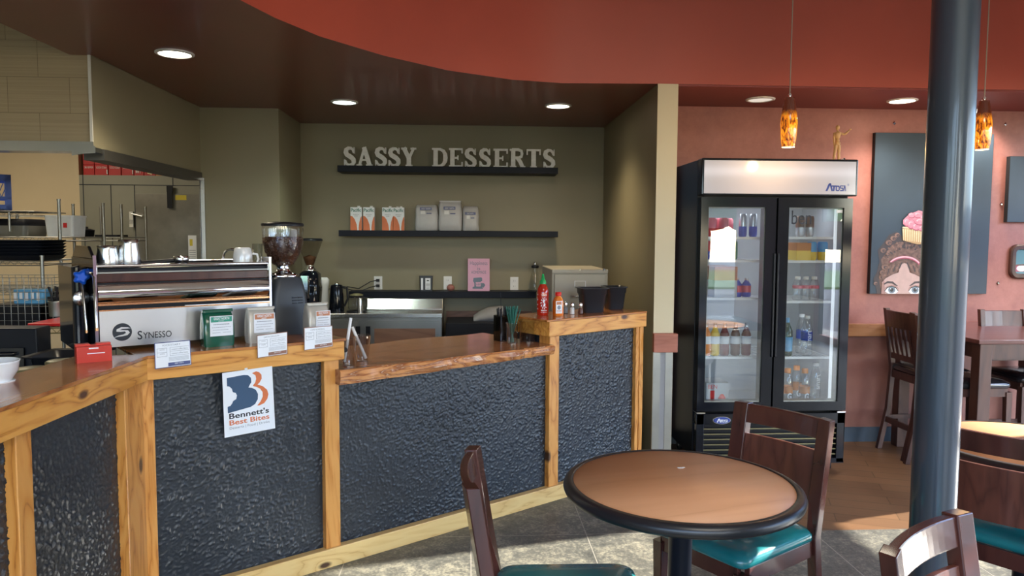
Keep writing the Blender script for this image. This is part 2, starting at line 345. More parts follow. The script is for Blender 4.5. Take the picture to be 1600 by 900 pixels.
class MB:
    def __init__(s): s.v, s.f, s.m, s.s, s.cur, s.xf = [], [], [], [], 0, None
    def add(s, vs, fs, smooth=False):
        b = len(s.v)
        for p in vs:
            p = Vector(p); s.v.append(s.xf @ p if s.xf else p)
        for f in fs: s.f.append(tuple(b + i for i in f)); s.m.append(s.cur); s.s.append(smooth)
        return s
    def mat(s, i): s.cur = i; return s
    def at(s, x): s.xf = x; return s
    def box(s, x0, x1, y0, y1, z0, z1):
        return s.add([(x, y, z) for x in (x0, x1) for y in (y0, y1) for z in (z0, z1)],
                     [(0, 1, 3, 2), (4, 6, 7, 5), (0, 4, 5, 1), (2, 3, 7, 6), (0, 2, 6, 4), (1, 5, 7, 3)])
    def hexa(s, a, b):                                # a, b: four points each, lower and upper
        return s.add(list(a) + list(b), [(0, 1, 2, 3), (7, 6, 5, 4), (0, 4, 5, 1), (1, 5, 6, 2), (2, 6, 7, 3), (3, 7, 4, 0)])
    def loft(s, rings, smooth=True, cap=True, closed=True):
        n = len(rings[0]); vs = [p for r in rings for p in r]; fs = []
        for i in range(len(rings) - 1):
            for j in range(n if closed else n - 1):
                k = (j + 1) % n; fs.append((i*n + j, i*n + k, (i+1)*n + k, (i+1)*n + j))
        s.add(vs, fs, smooth)
        if cap:
            s.add(rings[0], [tuple(range(n))], False); s.add(rings[-1], [tuple(range(n))], False)
        return s
    def cyl(s, p0, p1, r0, r1=None, n=16, cap=True, smooth=True):
        r1 = r0 if r1 is None else r1; p0, p1 = Vector(p0), Vector(p1); d = (p1 - p0).normalized()
        a = d.orthogonal().normalized(); b = d.cross(a)
        ring = lambda p, r: [p + (a * math.cos(t) + b * math.sin(t)) * r for t in (2*math.pi*i/n for i in range(n))]
        return s.loft([ring(p0, r0), ring(p1, r1)], smooth, cap)
    def tube(s, pts, r, n=8):
        pts = [Vector(p) for p in pts]; rings = []; prev = None
        for i, p in enumerate(pts):
            d = (pts[min(i+1, len(pts)-1)] - pts[max(i-1, 0)]).normalized()
            a = d.orthogonal().normalized() if prev is None else (prev - d * prev.dot(d)).normalized()
            prev = a; b = d.cross(a); rr = r[i] if isinstance(r, (list, tuple)) else r
            rings.append([p + (a * math.cos(t) + b * math.sin(t)) * rr for t in (2*math.pi*k/n for k in range(n))])
        return s.loft(rings)
    def lathe(s, prof, c=(0, 0, 0), n=24, cap=True):
        rings = [[(c[0] + r * math.cos(t), c[1] + r * math.sin(t), c[2] + z) for t in (2*math.pi*i/n for i in range(n))] for r, z in prof]
        return s.loft(rings, True, cap)
    def ball(s, c, r, n=12, m=8):
        rx, ry, rz = (r, r, r) if isinstance(r, (int, float)) else r
        rings = [[(c[0] + rx*math.sin(p)*math.cos(t), c[1] + ry*math.sin(p)*math.sin(t), c[2] - rz*math.cos(p)) for t in (2*math.pi*i/n for i in range(n))]
                 for p in (math.pi*(j+.02)/(m+.04) for j in range(m+1))]
        return s.loft(rings)
    def rbox(s, cx, cy, z0, z1, w, d, r=.01, w1=None, d1=None, n=4, smooth=False):
        return s.loft([rr(cx, cy, z0, w, d, r, n), rr(cx, cy, z1, w1 or w, d1 or d, r, n)], smooth)
    def prism(s, poly, z0, z1, plane='xy'):
        f = {'xy': lambda a, b, c: (a, b, c), 'xz': lambda a, b, c: (a, c, b), 'yz': lambda a, b, c: (c, a, b)}[plane]
        return s.loft([[f(a, b, z0) for a, b in poly], [f(a, b, z1) for a, b in poly]], False)
    def decal(s, q, vs, fs, a0, a1, b0, b1, off=.0008):
        return s.add([q.at(a0 + (a1 - a0) * x, b0 + (b1 - b0) * y, off) for x, y in vs], fs)
    def text(s, q, t, a0, a1, b0, b1, off=.0008, bold=0): vs, fs = T2(t, bold); return s.decal(q, vs, fs, a0, a1, b0, b1, off)
    def rect(s, q, a0, a1, b0, b1, off=.0006): return s.decal(q, [(0, 0), (1, 0), (1, 1), (0, 1)], [(0, 1, 2, 3)], a0, a1, b0, b1, off)
    def poly(s, q, pts, off=.0006): return s.add([q.at(a, b, off) for a, b in pts], [tuple(range(len(pts)))])
    def stroke(s, pts, ws, y0, y1):                   # a flat-ended ribbon in the xz plane, extruded in y
        n = len(pts); Lf, Rt = [], []; s.k = getattr(s, 'k', 0)
        for i in range(n):
            a = Vector(pts[max(i-1, 0)]); b = Vector(pts[min(i+1, n-1)]); d = (b - a).normalized(); p = Vector(pts[i])
            wd = (ws[i] if isinstance(ws, (list, tuple)) else ws) / 2; nn = Vector((-d.y, d.x)) * wd
            Lf.append(p + nn); Rt.append(p - nn)
        for i in range(n - 1):
            q = [Lf[i], Lf[i+1], Rt[i+1], Rt[i]]
            s.k += 1; e = .0002 * (s.k % 17); s.hexa([(p.x, y0 - e, p.y) for p in q], [(p.x, y1 + e, p.y) for p in q])
        return s
    def build(s, name, mats, parent=None, bevel=0, seg=2, sub=0, loc=None, rotz=None, merge=False, kind=None):
        me = bpy.data.meshes.new(name)
        bm = bmesh.new(); vv = [bm.verts.new(p) for p in s.v]
        for f, mi, sm in zip(s.f, s.m, s.s):
            try: fc = bm.faces.new([vv[i] for i in f])
            except ValueError: continue
            fc.material_index = mi; fc.smooth = sm
        if merge or sub or bevel: bmesh.ops.remove_doubles(bm, verts=bm.verts, dist=1e-5)
        bmesh.ops.recalc_face_normals(bm, faces=bm.faces)
        bm.to_mesh(me); bm.free()
        for mm in (mats if isinstance(mats, (list, tuple)) else [mats]): me.materials.append(MATS[mm])
        o = bpy.data.objects.new(name, me); COL.objects.link(o)
        if parent: o.parent = parent
        if loc is not None: o.location = loc
        if rotz is not None: o.rotation_euler = (0, 0, rotz)
        if sub:
            md = o.modifiers.new('s', 'SUBSURF'); md.levels = md.render_levels = sub
        if bevel:
            md = o.modifiers.new('b', 'BEVEL'); md.width = bevel; md.segments = seg; md.limit_method = 'ANGLE'; md.angle_limit = R(40)
        if kind: o['kind'] = kind
        return o
def rr(cx, cy, z, w, d, r, n=4):
    r = min(r, w/2 - 1e-4, d/2 - 1e-4); out = []
    for sx, sy, a0 in ((1, 1, 0), (-1, 1, 90), (-1, -1, 180), (1, -1, 270)):
        for k in range(n + 1):
            a = R(a0 + 90 * k / n); out.append((cx + sx*(w/2 - r) + r*math.cos(a), cy + sy*(d/2 - r) + r*math.sin(a), z))
    return out
def tag(o, label, cat, group=None, kind=None):
    o['label'] = label; o['category'] = cat
    if group: o['group'] = group
    if kind: o['kind'] = kind
    return o
def thing(name, label, cat, loc=(0, 0, 0), rotz=0, group=None):
    o = bpy.data.objects.new(name, None); o.empty_display_size = .05; COL.objects.link(o); o.location = loc; o.rotation_euler = (0, 0, rotz)
    return tag(o, label, cat, group)
def children(o): return [c for c in COL.objects if c.parent == o]
def dup(o, loc=None, rotz=None, label=None, parent=None):
    c = o.copy(); COL.objects.link(c)
    if parent: c.parent = parent
    if loc is not None: c.location = loc
    if rotz is not None: c.rotation_euler = (0, 0, rotz)
    if label: c['label'] = label
    for ch in children(o): dup(ch, parent=c)
    return c
def struct(b, name, mats, **k): return b.build(name, mats, kind='structure', **k)

# ================================================================ THE ROOM
HC = 2.487                                           # height of the dropped ceilings
HU = 3.70                                           # height of the upper ceiling
YB = 6.50                                           # back wall of the service alcove
YR = 5.34                                           # red wall
YF = 4.64                                           # face of the dropped ceiling and of the alcove's end wall
# floor
b = MB(); b.add([(-7, -5, 0), (6, -5, 0), (6, 3.685, 0), (1.3, 3.685, 0), (1.3, 9, 0), (-7, 9, 0)], [(0, 1, 2, 3, 4, 5)])
b.add([(-7, -5, -.1), (6, -5, -.1), (6, 9, -.1), (-7, 9, -.1)], [(3, 2, 1, 0)])
struct(b, 'floor', 'slate_tile')
b = MB(); b.box(1.3, 6, 3.685, 5.5, -.05, 0.0); struct(b, 'floor_wood', 'plank_floor')
# dropped ceiling with its curved red face
XW0, XW1 = P(1028.5, 131, Y=YF).x, P(1059.5, 131, Y=YF).x
XS = P(108, 85, Z=HC).x
curve = [P(x, y, Z=HC) for x, y in ((1028, 131), (880, 130), (800, 124.5), (700, 110), (600, 87), (500, 57), (430, 28), (375, 0))]
pl = [(5.3, YF)] + [(p.x, p.y) for p in curve] + [(-1.07, 2.5), (-1.15, 2.0), (-1.2, 1.5), (-1.2, -3.4), (XS, -3.7), (XS, 4.16), (-2.02, 4.16), (-2.02, 6.6), (1.25, 6.6), (1.25, 5.4), (5.3, 5.4)]
pl = [tuple(q_) for q_ in pl]
pl[1] = (curve[0].x, YF)
b = MB(); n = len(pl)
b.mat(0).add([(x, y, HC) for x, y in pl], [tuple(range(n))])
fr_ = pl[:13]; b.mat(1).add([(x, y, HC) for x, y in fr_] + [(x, y, HU) for x, y in fr_], [(i, i + 1, 14 + i, 13 + i) for i in range(12)], smooth=True)
bk_ = pl[12:] + [pl[0]]; m_ = len(bk_); b.mat(2).add([(x, y, HC) for x, y in bk_] + [(x, y, HU) for x, y in bk_], [(i, i + 1, m_ + 1 + i, m_ + i) for i in range(m_ - 1)])
struct(b, 'ceiling_dropped', ['brown_ceiling_paint', 'orange_red_paint', 'cream_paint'])
b = MB(); b.box(1.30, 5.3, YF + .002, YR + .05, HC - .012, HC - .001); struct(b, 'ceiling_right', 'maroon_ceiling_paint')
b = MB(); b.box(-7, 6, -5, 9, HU, HU + .1); struct(b, 'ceiling_upper', 'white_paint')
# alcove walls
b = MB(); b.box(-1.46, 1.25, YB, YB + .1, 0, HC + .05); struct(b, 'wall_back_alcove', 'olive_paint')
XA = P(437, 300, Y=5.77).x
b = MB(); b.box(-2.03, XA, 5.77, YB + .1, 0, HC + .05); struct(b, 'wall_left_alcove', 'olive_paint')
b = MB(); b.mat(0).box(XW0, XW1, YF + .003, YB + .1, 0, HC); b.mat(1).box(XW0 - .002, XW1 + .002, YF - .002, YF + .003, 0, HC)
struct(b, 'wall_right_alcove', ['olive_paint', 'cream_paint'])
b = MB()
for x0, x1 in ((XW0, XW0 + .046), (XW1 - .047, XW1)): b.mat(0).box(x0, x1, YF - .006, YF - .002, 0, .80)
b.mat(1).box(XW0 + .046, XW1 - .047, YF - .004, YF - .002, 0, .80)
struct(b, 'trim_corner_sheet', ['stainless_dull', 'cove_grey'])
b = MB(); b.box(XW0 - .008, XW1 + .020, YF - .045, YF - .0025, .80, .92); struct(b, 'trim_end_block', 'block_red_wood', bevel=.003)
# bulkhead over the kitchen opening
b = MB(); b.box(-5.2, -2.03, 4.16, 4.26, 2.0, HU); struct(b, 'wall_kitchen_tiled', 'ribbed_tile')
b = MB(); b.box(-2.13, -2.03, 4.261, 5.77, 2.0, HU); struct(b, 'wall_kitchen_side', 'olive_paint')
b = MB(); b.mat(0).box(-2.040, -2.026, 4.153, 4.16, 2.0, HC); b.mat(1).box(-2.03, -2.0285, 4.16, 4.262, 2.0, HC); struct(b, 'trim_corner', ['white_paint', 'olive_paint'])
b = MB(); b.box(-5.2, -2.025, 4.154, 4.265, 1.975, 2.0); b.box(-5.2, -2.025, 4.150, 4.156, 1.975, 2.028)
struct(b, 'trim_kitchen_edge', 'stainless')
b = MB(); b.box(-2.133, -2.02, 4.265, 5.77, 1.94, 2.0); struct(b, 'trim_kitchen_side', 'dark_trim')
b = MB(); b.add([P(a, c, Y=4.146) for a, c in ((113, 229), (132, 226), (149, 228), (149, 239), (131, 240), (112, 243))], [(0, 1, 2, 3, 4, 5)])
tag(b.build('foil_tape', 'stainless'), 'crumpled silver foil tape wrapped on the metal edge below the ribbed tiles', 'tape')
p0 = P(308, 300, Y=5.765).x; p1 = P(318, 300, Y=5.765).x
b = MB(); b.box(-2.035, p1 + .01, 5.755, 5.77, 0, 1.96); b.box(-2.037, -2.03, 5.755, 6.0, 0, 1.96); struct(b, 'trim_corner_guard', 'stainless')
# kitchen shell
b = MB(); b.box(-7, P(126, 350, Y=8.0).x, 8.0, 8.1, 0, 2.9); struct(b, 'wall_kitchen_back', 'kitchen_beige')
b = MB(); b.box(-7.1, -7, 4.16, 9, 0, 2.9); b.box(-7, -5.2, 4.16, 4.26, 0, HU); struct(b, 'wall_kitchen_left', 'kitchen_beige')
b = MB(); b.box(-7.1, -2.125, 4.26, 9, 2.9, 3.0); struct(b, 'ceiling_kitchen', 'white_paint')
b = MB(); b.box(-7.1, 0, 9, 9.1, 0, 2.9); b.box(-2.031, -2.0, 6.7, 9, 0, 2.9); struct(b, 'wall_kitchen_far', 'kitchen_beige')
# red wall
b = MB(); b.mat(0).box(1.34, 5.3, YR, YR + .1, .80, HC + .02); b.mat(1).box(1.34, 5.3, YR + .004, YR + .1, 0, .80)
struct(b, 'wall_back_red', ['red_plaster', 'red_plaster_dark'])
b = MB(); b.box(1.295, 5.2, YR - .02, YR - .0005, .80, .895); struct(b, 'trim_chair_rail', 'oak_rail', bevel=.004)
b = MB(); b.box(1.295, 5.2, YR - .012, YR + .002, 0, .11); struct(b, 'baseboard_back', 'navy_base')
# side wall: tall lower windows, an opaque band, transom windows above it
TS = math.tan(SUN_EL) / .970
h1 = (5.26 - 1.98) * TS; h2 = (5.20 - .95) * TS; h3 = (5.26 + .70) * TS; j1 = 3.33 + .25*5.26; j2 = 3.49 + .25*5.26
b = MB()
def sw(y0, y1, z0, z1): b.box(5.2, 5.26, y0, y1, z0, z1)
sw(-5, YR + .1, h3, HU); sw(-5, YR + .1, 0, .1); sw(-5, -1.5, .1, h3); sw(-1.5, YR + .1, h1, h2); sw(j1, YR + .1, .1, h1); sw(j2, YR + .1, h2, h3)
struct(b, 'wall_right', 'red_plaster')
b = MB()
for y in (-1.47, .1, 1.75, 3.50): b.box(5.205, 5.255, y - .025, y + .025, .1, h1); b.box(5.205, 5.255, y - .025, y + .025, h2, h3)
struct(b, 'window_1', 'black_metal_body')
b = MB(); b.box(-5.3, -5.2, -5, 4.16, 0, HU); struct(b, 'wall_left', 'cream_paint')
# window wall behind the photographer, in its own turned frame (x along the wall)
ca = math.cos(FW_A)
FWM = Matrix.Translation((0, -2.93, 0)) @ Matrix.Rotation(FW_A, 4, 'Z')
H = 2.7
b = MB().at(FWM); q = lambda x: x / ca
def fw(x0, x1, z0, z1, y0=-.06, y1=0): b.box(q(x0), q(x1), y0, y1, z0, z1)
fw(-5.3, -4.2, 0, HU); fw(-4.2, 5.3, 0, .10); fw(1.46, 1.985, .10, H); fw(4.75, 5.3, .10, H); fw(-4.2, 5.3, H, HU)
struct(b, 'wall_front', 'cream_paint')
b = MB().at(FWM)
for x in (-4.17, -2.3, -.42, 1.43, 2.0, 4.72): b.box(q(x) - .02, q(x) + .02, -.05, -.01, .1, H)
struct(b, 'window_2', 'black_metal_body')
# ---------------------------------------------------------------- lamps in the ceilings
def downlight(px, py, lens, label, power, col, r=.098, ry=None):
    p = P(px, py, Z=HC)
    z = HC - (.012 if p.x > 1.30 else 0)
    t = thing('ceiling_light', label, 'ceiling light', (p.x, p.y, z), 0, 'recessed ceiling lights')
    b = MB(); b.lathe([(r, 0), (r, -.006), (r * .84, -.010), (r * .82, -.003), (r*.82, 0)], cap=False); b.build('trim_ring', 'white_plastic', t)
    b = MB(); b.lathe([(r * .82, -.004), (r*.4, -.005), (.001, -.0052)], cap=False); b.build('lens', lens, t)
    if power:
        l = bpy.data.lights.new('downlight', 'SPOT'); l.energy = power; l.color = col; l.spot_size = R(125); l.spot_blend = .9; l.shadow_soft_size = .07
        o = bpy.data.objects.new('downlight', l); COL.objects.link(o); o.location = (p.x, p.y, z - .03)
    return p
WARM = (1, .86, .62)
downlight(273, 83, 'lamp_lens', 'large bright round ceiling light nearest the tiled kitchen wall, left of the others', 60, WARM)
downlight(538, 159, 'lamp_lens_cool', 'greenish white ceiling light above the left end of the letter shelf', 34, (.85, 1, .85))
downlight(872, 165, 'lamp_lens', 'warm round ceiling light above the right end of the letter shelf', 48, (1, .80, .52))
downlight(1188, 152, 'lamp_lens_dim', 'unlit grey round ceiling light above the drinks cooler', 0, WARM)
downlight(1410, 154, 'lamp_lens', 'bright white ceiling light above the tall dark painting', 55, (1, .92, .80))
for x, y in ((3.75, 5.2), (4.6, 5.2)):              # unseen spots added as fill, carrying the row on to the right
    l = bpy.data.lights.new('downlight', 'SPOT'); l.energy = 45; l.color = (1, .92, .8); l.spot_size = R(125); l.spot_blend = .9; l.shadow_soft_size = .07
    o = bpy.data.objects.new('downlight', l); COL.objects.link(o); o.location = (x, y, HC - .04)
def unseen_light(name, x, y, z, s, power, col):         # unseen ceiling lights: added fill over the seating, kitchen light
    area(name, (x, y, z), (0, 0, -1), s, s, power, col)
unseen_light('kitchen_panel', -4.3, 6.2, 2.88, 1.0, 34, (1, .88, .66))
l = bpy.data.lights.new('picture_spot', 'SPOT'); l.energy = 50; l.color = (1, .62, .36); l.spot_size = R(75); l.spot_blend = 1; l.shadow_soft_size = .1   # warm track light on the curved red face
o = bpy.data.objects.new('picture_spot', l); COL.objects.link(o); o.location = (.3, 1.2, 3.4); o.rotation_euler = Vector((-.75, 2.6, -.55)).to_track_quat('-Z', 'Y').to_euler()
unseen_light('seating_fill', 1.2, -.2, HU - .05, 1.6, 60, (1, .93, .82))

for px, py, nm in ((1232, 153, 'left'), (1538, 158, 'right')):
    y = 4.3
    top = P(px + (2 if nm == 'left' else 0), py, Y=y); h = .285
    t = thing('pendant_lamp', 'amber swirled glass pendant lamp hanging ' + ('above the drinks cooler' if nm == 'left' else 'just right of the steel column'), 'pendant lamp', (top.x, top.y, top.z - h), 0, 'amber pendant lamps')
    b = MB(); pr = [(.036, 0), (.041, .03), (.047, .09), (.0485, .14), (.044, .19), (.036, .24), (.030, .27), (.028, .285), (.004, .286)]
    b.lathe(pr, n=28, cap=False); b.build('lamp_shade', 'amber_glass', t)
    b = MB(); b.lathe([(.0365, -.001), (.0365, .004), (.033, .004), (.033, -.001), (.0365, -.001)], cap=False); b.build('shade_rim', 'white_plastic', t)
    b = MB(); b.lathe([(.012, .284), (.014, .30), (.008, .31), (.003, .315)], n=16); b.build('socket_cap', 'chrome', t)
    b = MB(); b.cyl((0, 0, .31), (0, 0, HU - top.z + h), .0034, n=8); b.build('cord', 'file_cabinet_beige', t)
    l = bpy.data.lights.new('pendant_bulb', 'POINT'); l.energy = 5; l.color = (1, .6, .25); l.shadow_soft_size = .03
    o = bpy.data.objects.new('pendant_bulb', l); COL.objects.link(o); o.location = (top.x, top.y, top.z - h - .06)

# ---------------------------------------------------------------- steel column
pc = P(1475, 500, Y=2.15)
b = MB(); b.cyl((0, 0, 0), (0, 0, HU), .0635, n=48)
tag(b.build('support_column', 'pillar_paint', loc=(P(1475, 420, Y=2.15).x, 2.15, 0)), 'round dark blue-grey steel column rising through the right of the room', 'column')

# ================================================================ SERVICE COUNTER (local frame: x along the front, y behind it)
BT = 1.062
uc = toC(Vector((-1.267, 2.923, 0)))[0]; UE = (YF - .006 - CO.y) / CU.y
u_low0 = FC(531, 700)[0]; u_hi0 = FC(858, 620)[0]
ctr = thing('service_counter', 'long angled counter with rough black stucco panels framed in honey coloured timber', 'counter', CO, CA)
cA = FC(243, 700)[0]; cA0 = FC(213, 700)[0]; cB0 = FC(508, 700)[0]; cB = FC(531, 700)[0]; cC0 = FC(858, 640)[0]; cC = FC(873, 640)[0]; cD0 = FC(994, 600)[0]; cD1 = UE
RB = .965
from mathutils import noise as mn
def relief(b, u0, u1, z1, y, sgn, seed, fine=.0042, fr=1.0, ht=1.0):
    nu, nz = int((u1 - u0) / fine), int(z1 / fine); vs = []
    for i in range(nu + 1):
        u = u0 + (u1 - u0) * i / nu
        for k in range(nz + 1):
            z = z1 * k / nz; e = min(1, min(u - u0, u1 - u, z, z1 - z) / .02)
            m = .45 + .9 * max(0, mn.noise((u * 2.6 + seed, z * 2.6, 3.1)) + .25)
            a = mn.noise((u * 84 * fr, z * 84 * fr, seed)); c = mn.noise((u * 135 * fr, z * 135 * fr, seed + 5)); g_ = mn.noise((u * 17, z * 17, seed + 9))
            h = (min(.35, max(0, a - .10 - .25 * max(0, -g_))) * .016 + max(0, c - .15) * .010) * m * max(0, e) * ht
            vs.append((u, y + sgn * h, z))
    w_ = nz + 1
    b.add(vs, [(i*w_ + k, (i+1)*w_ + k, (i+1)*w_ + k + 1, i*w_ + k + 1) for i in range(nu) for k in range(nz)], smooth=True)
def panel(u0, u1, z1): b = MB(); b.box(u0, u1, .036, .06, .0, z1); relief(b, u0, u1, z1, .034, -1, u0 * 7); return b.build('stucco_panel', 'black_stucco', ctr)
panel(cA0, cB, 1.0); panel(cB, cC, .89); panel(cC, cD1, 1.0)
for u0, u1, z1, v1 in ((cA0 + .012, cA, RB, .09), (cB0, cB, RB, .09), (cC0, cC, RB, .09), (cD0 + .03, cD1, RB, .09)):
    b = MB(); b.box(u0, u1, .0, v1, .085, z1); b.build('post', 'honey_cedar_z', ctr, bevel=.003)
b = MB(); b.box(cD0, cD0 + .03, .006, .09, .085, RB); b.build('post', 'honey_cedar_z', ctr, bevel=.003)
b = MB(); b.box(uc + .0, UE, -.012, .03, .0, .088); b.build('base_rail', 'pale_pine_x', ctr, bevel=.003)
uM1 = FC(538, 545, -.02)[0]; uH0 = FC(858, 515, -.02)[0]
b = MB(); b.box(uc - .01, uM1, -.022, .02, RB, BT - .012); b.build('top_rail', 'honey_cedar_x', ctr, bevel=.003)
b = MB(); b.box(uH0, UE, -.022, .02, RB, BT - .012); b.build('top_rail', 'honey_cedar_x', ctr, bevel=.003)
b = MB(); b.box(uH0, uH0 + .03, .02, .29, RB, BT - .012); b.build('end_rail', 'honey_cedar_x', ctr, bevel=.003)
b = MB(); b.box(uM1 - .03, uM1, .02, .30, RB, BT - .012); b.build('end_rail', 'honey_cedar_x', ctr, bevel=.003)
b = MB(); b.box(uH0 + .03, uH0 + .06, .06, .27, .85, BT - .02); b.box(uH0 + .06, UE, .2, .23, .0, BT - .02); b.build('end_panel', 'black_matte', ctr)
b = MB(); b.box(uM1 - .07, uM1 - .04, .06, .75, .0, BT - .02); b.box(uc + .2, uM1 - .06, .72, .75, .0, BT - .02); b.build('end_panel', 'black_matte', ctr)
# the leg of the counter that comes towards the photographer
LA = math.atan2(-1, -.02); L0 = Vector((-1.267, 2.923, 0))
Lm = Matrix.Translation(L0) @ Matrix.Rotation(LA, 4, 'Z')
Ci = (Matrix.Translation(CO) @ Matrix.Rotation(CA, 4, 'Z')).inverted() @ Lm      # leg frame seen from the counter frame
LU = Vector((math.cos(LA), math.sin(LA), 0)); LN = Vector((-math.sin(LA), math.cos(LA), 0))
def FL(px, py, off=0): p = P(px, py, pt=L0 + LN * off, n=LN); return (p - L0).dot(LU)
l1 = FL(52, 750); l0 = FL(27, 750); lp = FL(199, 750)
def lbox(name, m, x0, x1, y0, y1, z0, z1, bev=.003):
    b = MB(); b.box(x0, x1, y0, y1, z0, z1); o = b.build(name, m, ctr, bevel=bev); o.matrix_local = Ci; return o
LE = 2.1
b = MB(); b.box(0, LE, -.06, -.037, 0, 1.0); relief(b, 0, 1.35, 1.0, -.035, 1, 21.5, .0045, 1.15, .8); o = b.build('stucco_panel', 'black_stucco', ctr); o.matrix_local = Ci
lbox('post', 'honey_cedar_z', .005, lp, -.09, .0, .085, RB)
lbox('post', 'honey_cedar_z', l1, l0, -.09, .0, .085, RB)
lbox('post', 'honey_cedar_z', 1.55, 1.62, -.09, .0, .085, RB)
lbox('base_rail', 'pale_pine_x', 0, LE, -.03, .012, 0, .088)
lbox('top_rail', 'honey_cedar_x', -.01, LE, -.02, .022, RB, BT - .012)
lbox('inner_panel', 'black_matte', 0.1, LE, -.22, -.20, 0, BT - .02, 0)
# tops
b = MB(); b.box(uc - .02, uM1 + .006, -.026, .78, BT - .012, BT)
t = tag(b.build('bar_top', 'bar_top_wood', loc=CO, rotz=CA, bevel=.002), 'glossy brown bar top under the espresso machine and the coffee bags', 'bar top')
b = MB(); b.box(-.015, LE, -.245, .026, BT - .0115, BT + .0005)
o = b.build('bar_top', 'bar_top_wood', bevel=.002); o.matrix_world = Lm
tag(o, 'glossy narrow bar top running to the lower left, under the white bowl', 'bar top')
b = MB(); b.box(uH0 - .02, UE, -.026, .33, BT - .012, BT)
tag(b.build('bar_top', 'bar_top_wood', loc=CO, rotz=CA, bevel=.003), 'raised brown bar top at the right, under the sauces and black tubs', 'bar top')
# live-edge slab
s0 = FC(533, 590, -.06)[0]; s1 = FC(869, 545, -.06)[0]
b = MB(); n = 60; rows = []
for i in range(n + 1):
    u = s0 + (s1 - s0) * i / n; w_ = .010 * math.sin(i * .23) + .005 * math.sin(i * .71 + 1); tp = 1 - .25 * i / n
    if 49 < i < 52: w_ += .022
    vb = .63 + .02 * math.sin(i * .21); g1 = .004 * mn.noise((i * .35, 1.7, 0)); g2 = .006 * mn.noise((i * .3, 7.7, 0))
    rows.append([(u, -.050 + w_, .92), (u, -.060 + w_ + g1, .912), (u, -.058 + w_ * .8 + g2, .92 - .040 * tp), (u, -.046 + w_ * .5 + g1, .92 - .068 * tp), (u, vb - .02, .86), (u, vb, .92)])
for i in range(n):
    r0, r1 = rows[i], rows[i + 1]
    for k, mi in ((0, 1), (1, 1), (2, 1), (3, 0), (4, 0), (5, 0)):
        k2 = (k + 1) % 6
        b.mat(mi).add([r0[k], r1[k], r1[k2], r0[k2]], [(0, 1, 2, 3)])
b.mat(2).add(rows[0], [(0, 1, 2, 3, 4, 5)]); b.add(rows[-1], [(0, 1, 2, 3, 4, 5)])
tag(b.build('live_edge_slab', ['gloss_slab', 'live_edge_bark', 'gloss_slab'], loc=CO, rotz=CA, merge=True), 'glossy reddish wooden slab with a rough live edge on the low middle counter', 'slab')

# ================================================================ DRINKS COOLER
FX0 = P(1092, 450, Y=4.60).x; FX1 = P(1329, 450, Y=4.60).x; FY = 4.60; FB = 5.28
cool = thing('drinks_cooler', 'tall black two-door glass drinks cooler with a lit white header against the red wall', 'drinks cooler', (0, 0, 0))
def fz(py, x=1210, Y=FY): return P(x, py, Y=Y).z
ZT = fz(249); Z0 = .10; ZD1 = fz(309); ZD0 = fz(642); ZK = fz(647)
IY = 4.68
b = MB(); th = .04
b.box(FX0, FX0 + th, IY - .005, FB, Z0, ZT); b.box(FX1 - th, FX1, IY - .005, FB, Z0, ZT)
b.box(FX0 + th, FX1 - th, FB - .04, FB, Z0, ZT); b.box(FX0 + th, FX1 - th, IY - .005, FB - .04, ZD1 - .01, ZT); b.box(FX0 + th, FX1 - th, IY, FB - .04, Z0, ZD0)
b.build('cabinet_body', 'black_metal_body', cool, bevel=.004)
XM = (FX0 + FX1) / 2
b = MB(); iz0, iz1 = ZD0 + .001, ZD1 - .011
b.box(FX0 + th, FX0 + th + .006, IY, FB - .04, iz0, iz1); b.box(FX1 - th - .006, FX1 - th, IY, FB - .04, iz0, iz1)
b.box(FX0 + th, FX1 - th, FB - .046, FB - .041, iz0, iz1); b.box(FX0 + th, FX1 - th, IY, FB - .04, iz0 - .001, iz0 + .004); b.box(FX0 + th, FX1 - th, IY, FB - .04, iz1 - .004, iz1)
b.build('liner', 'cooler_white', cool)
b = MB(); b.box(XM - .035, XM + .035, IY - .03, IY + .01, ZD0 + .001, ZD1 - .011); b.build('mullion', 'black_gloss', cool)
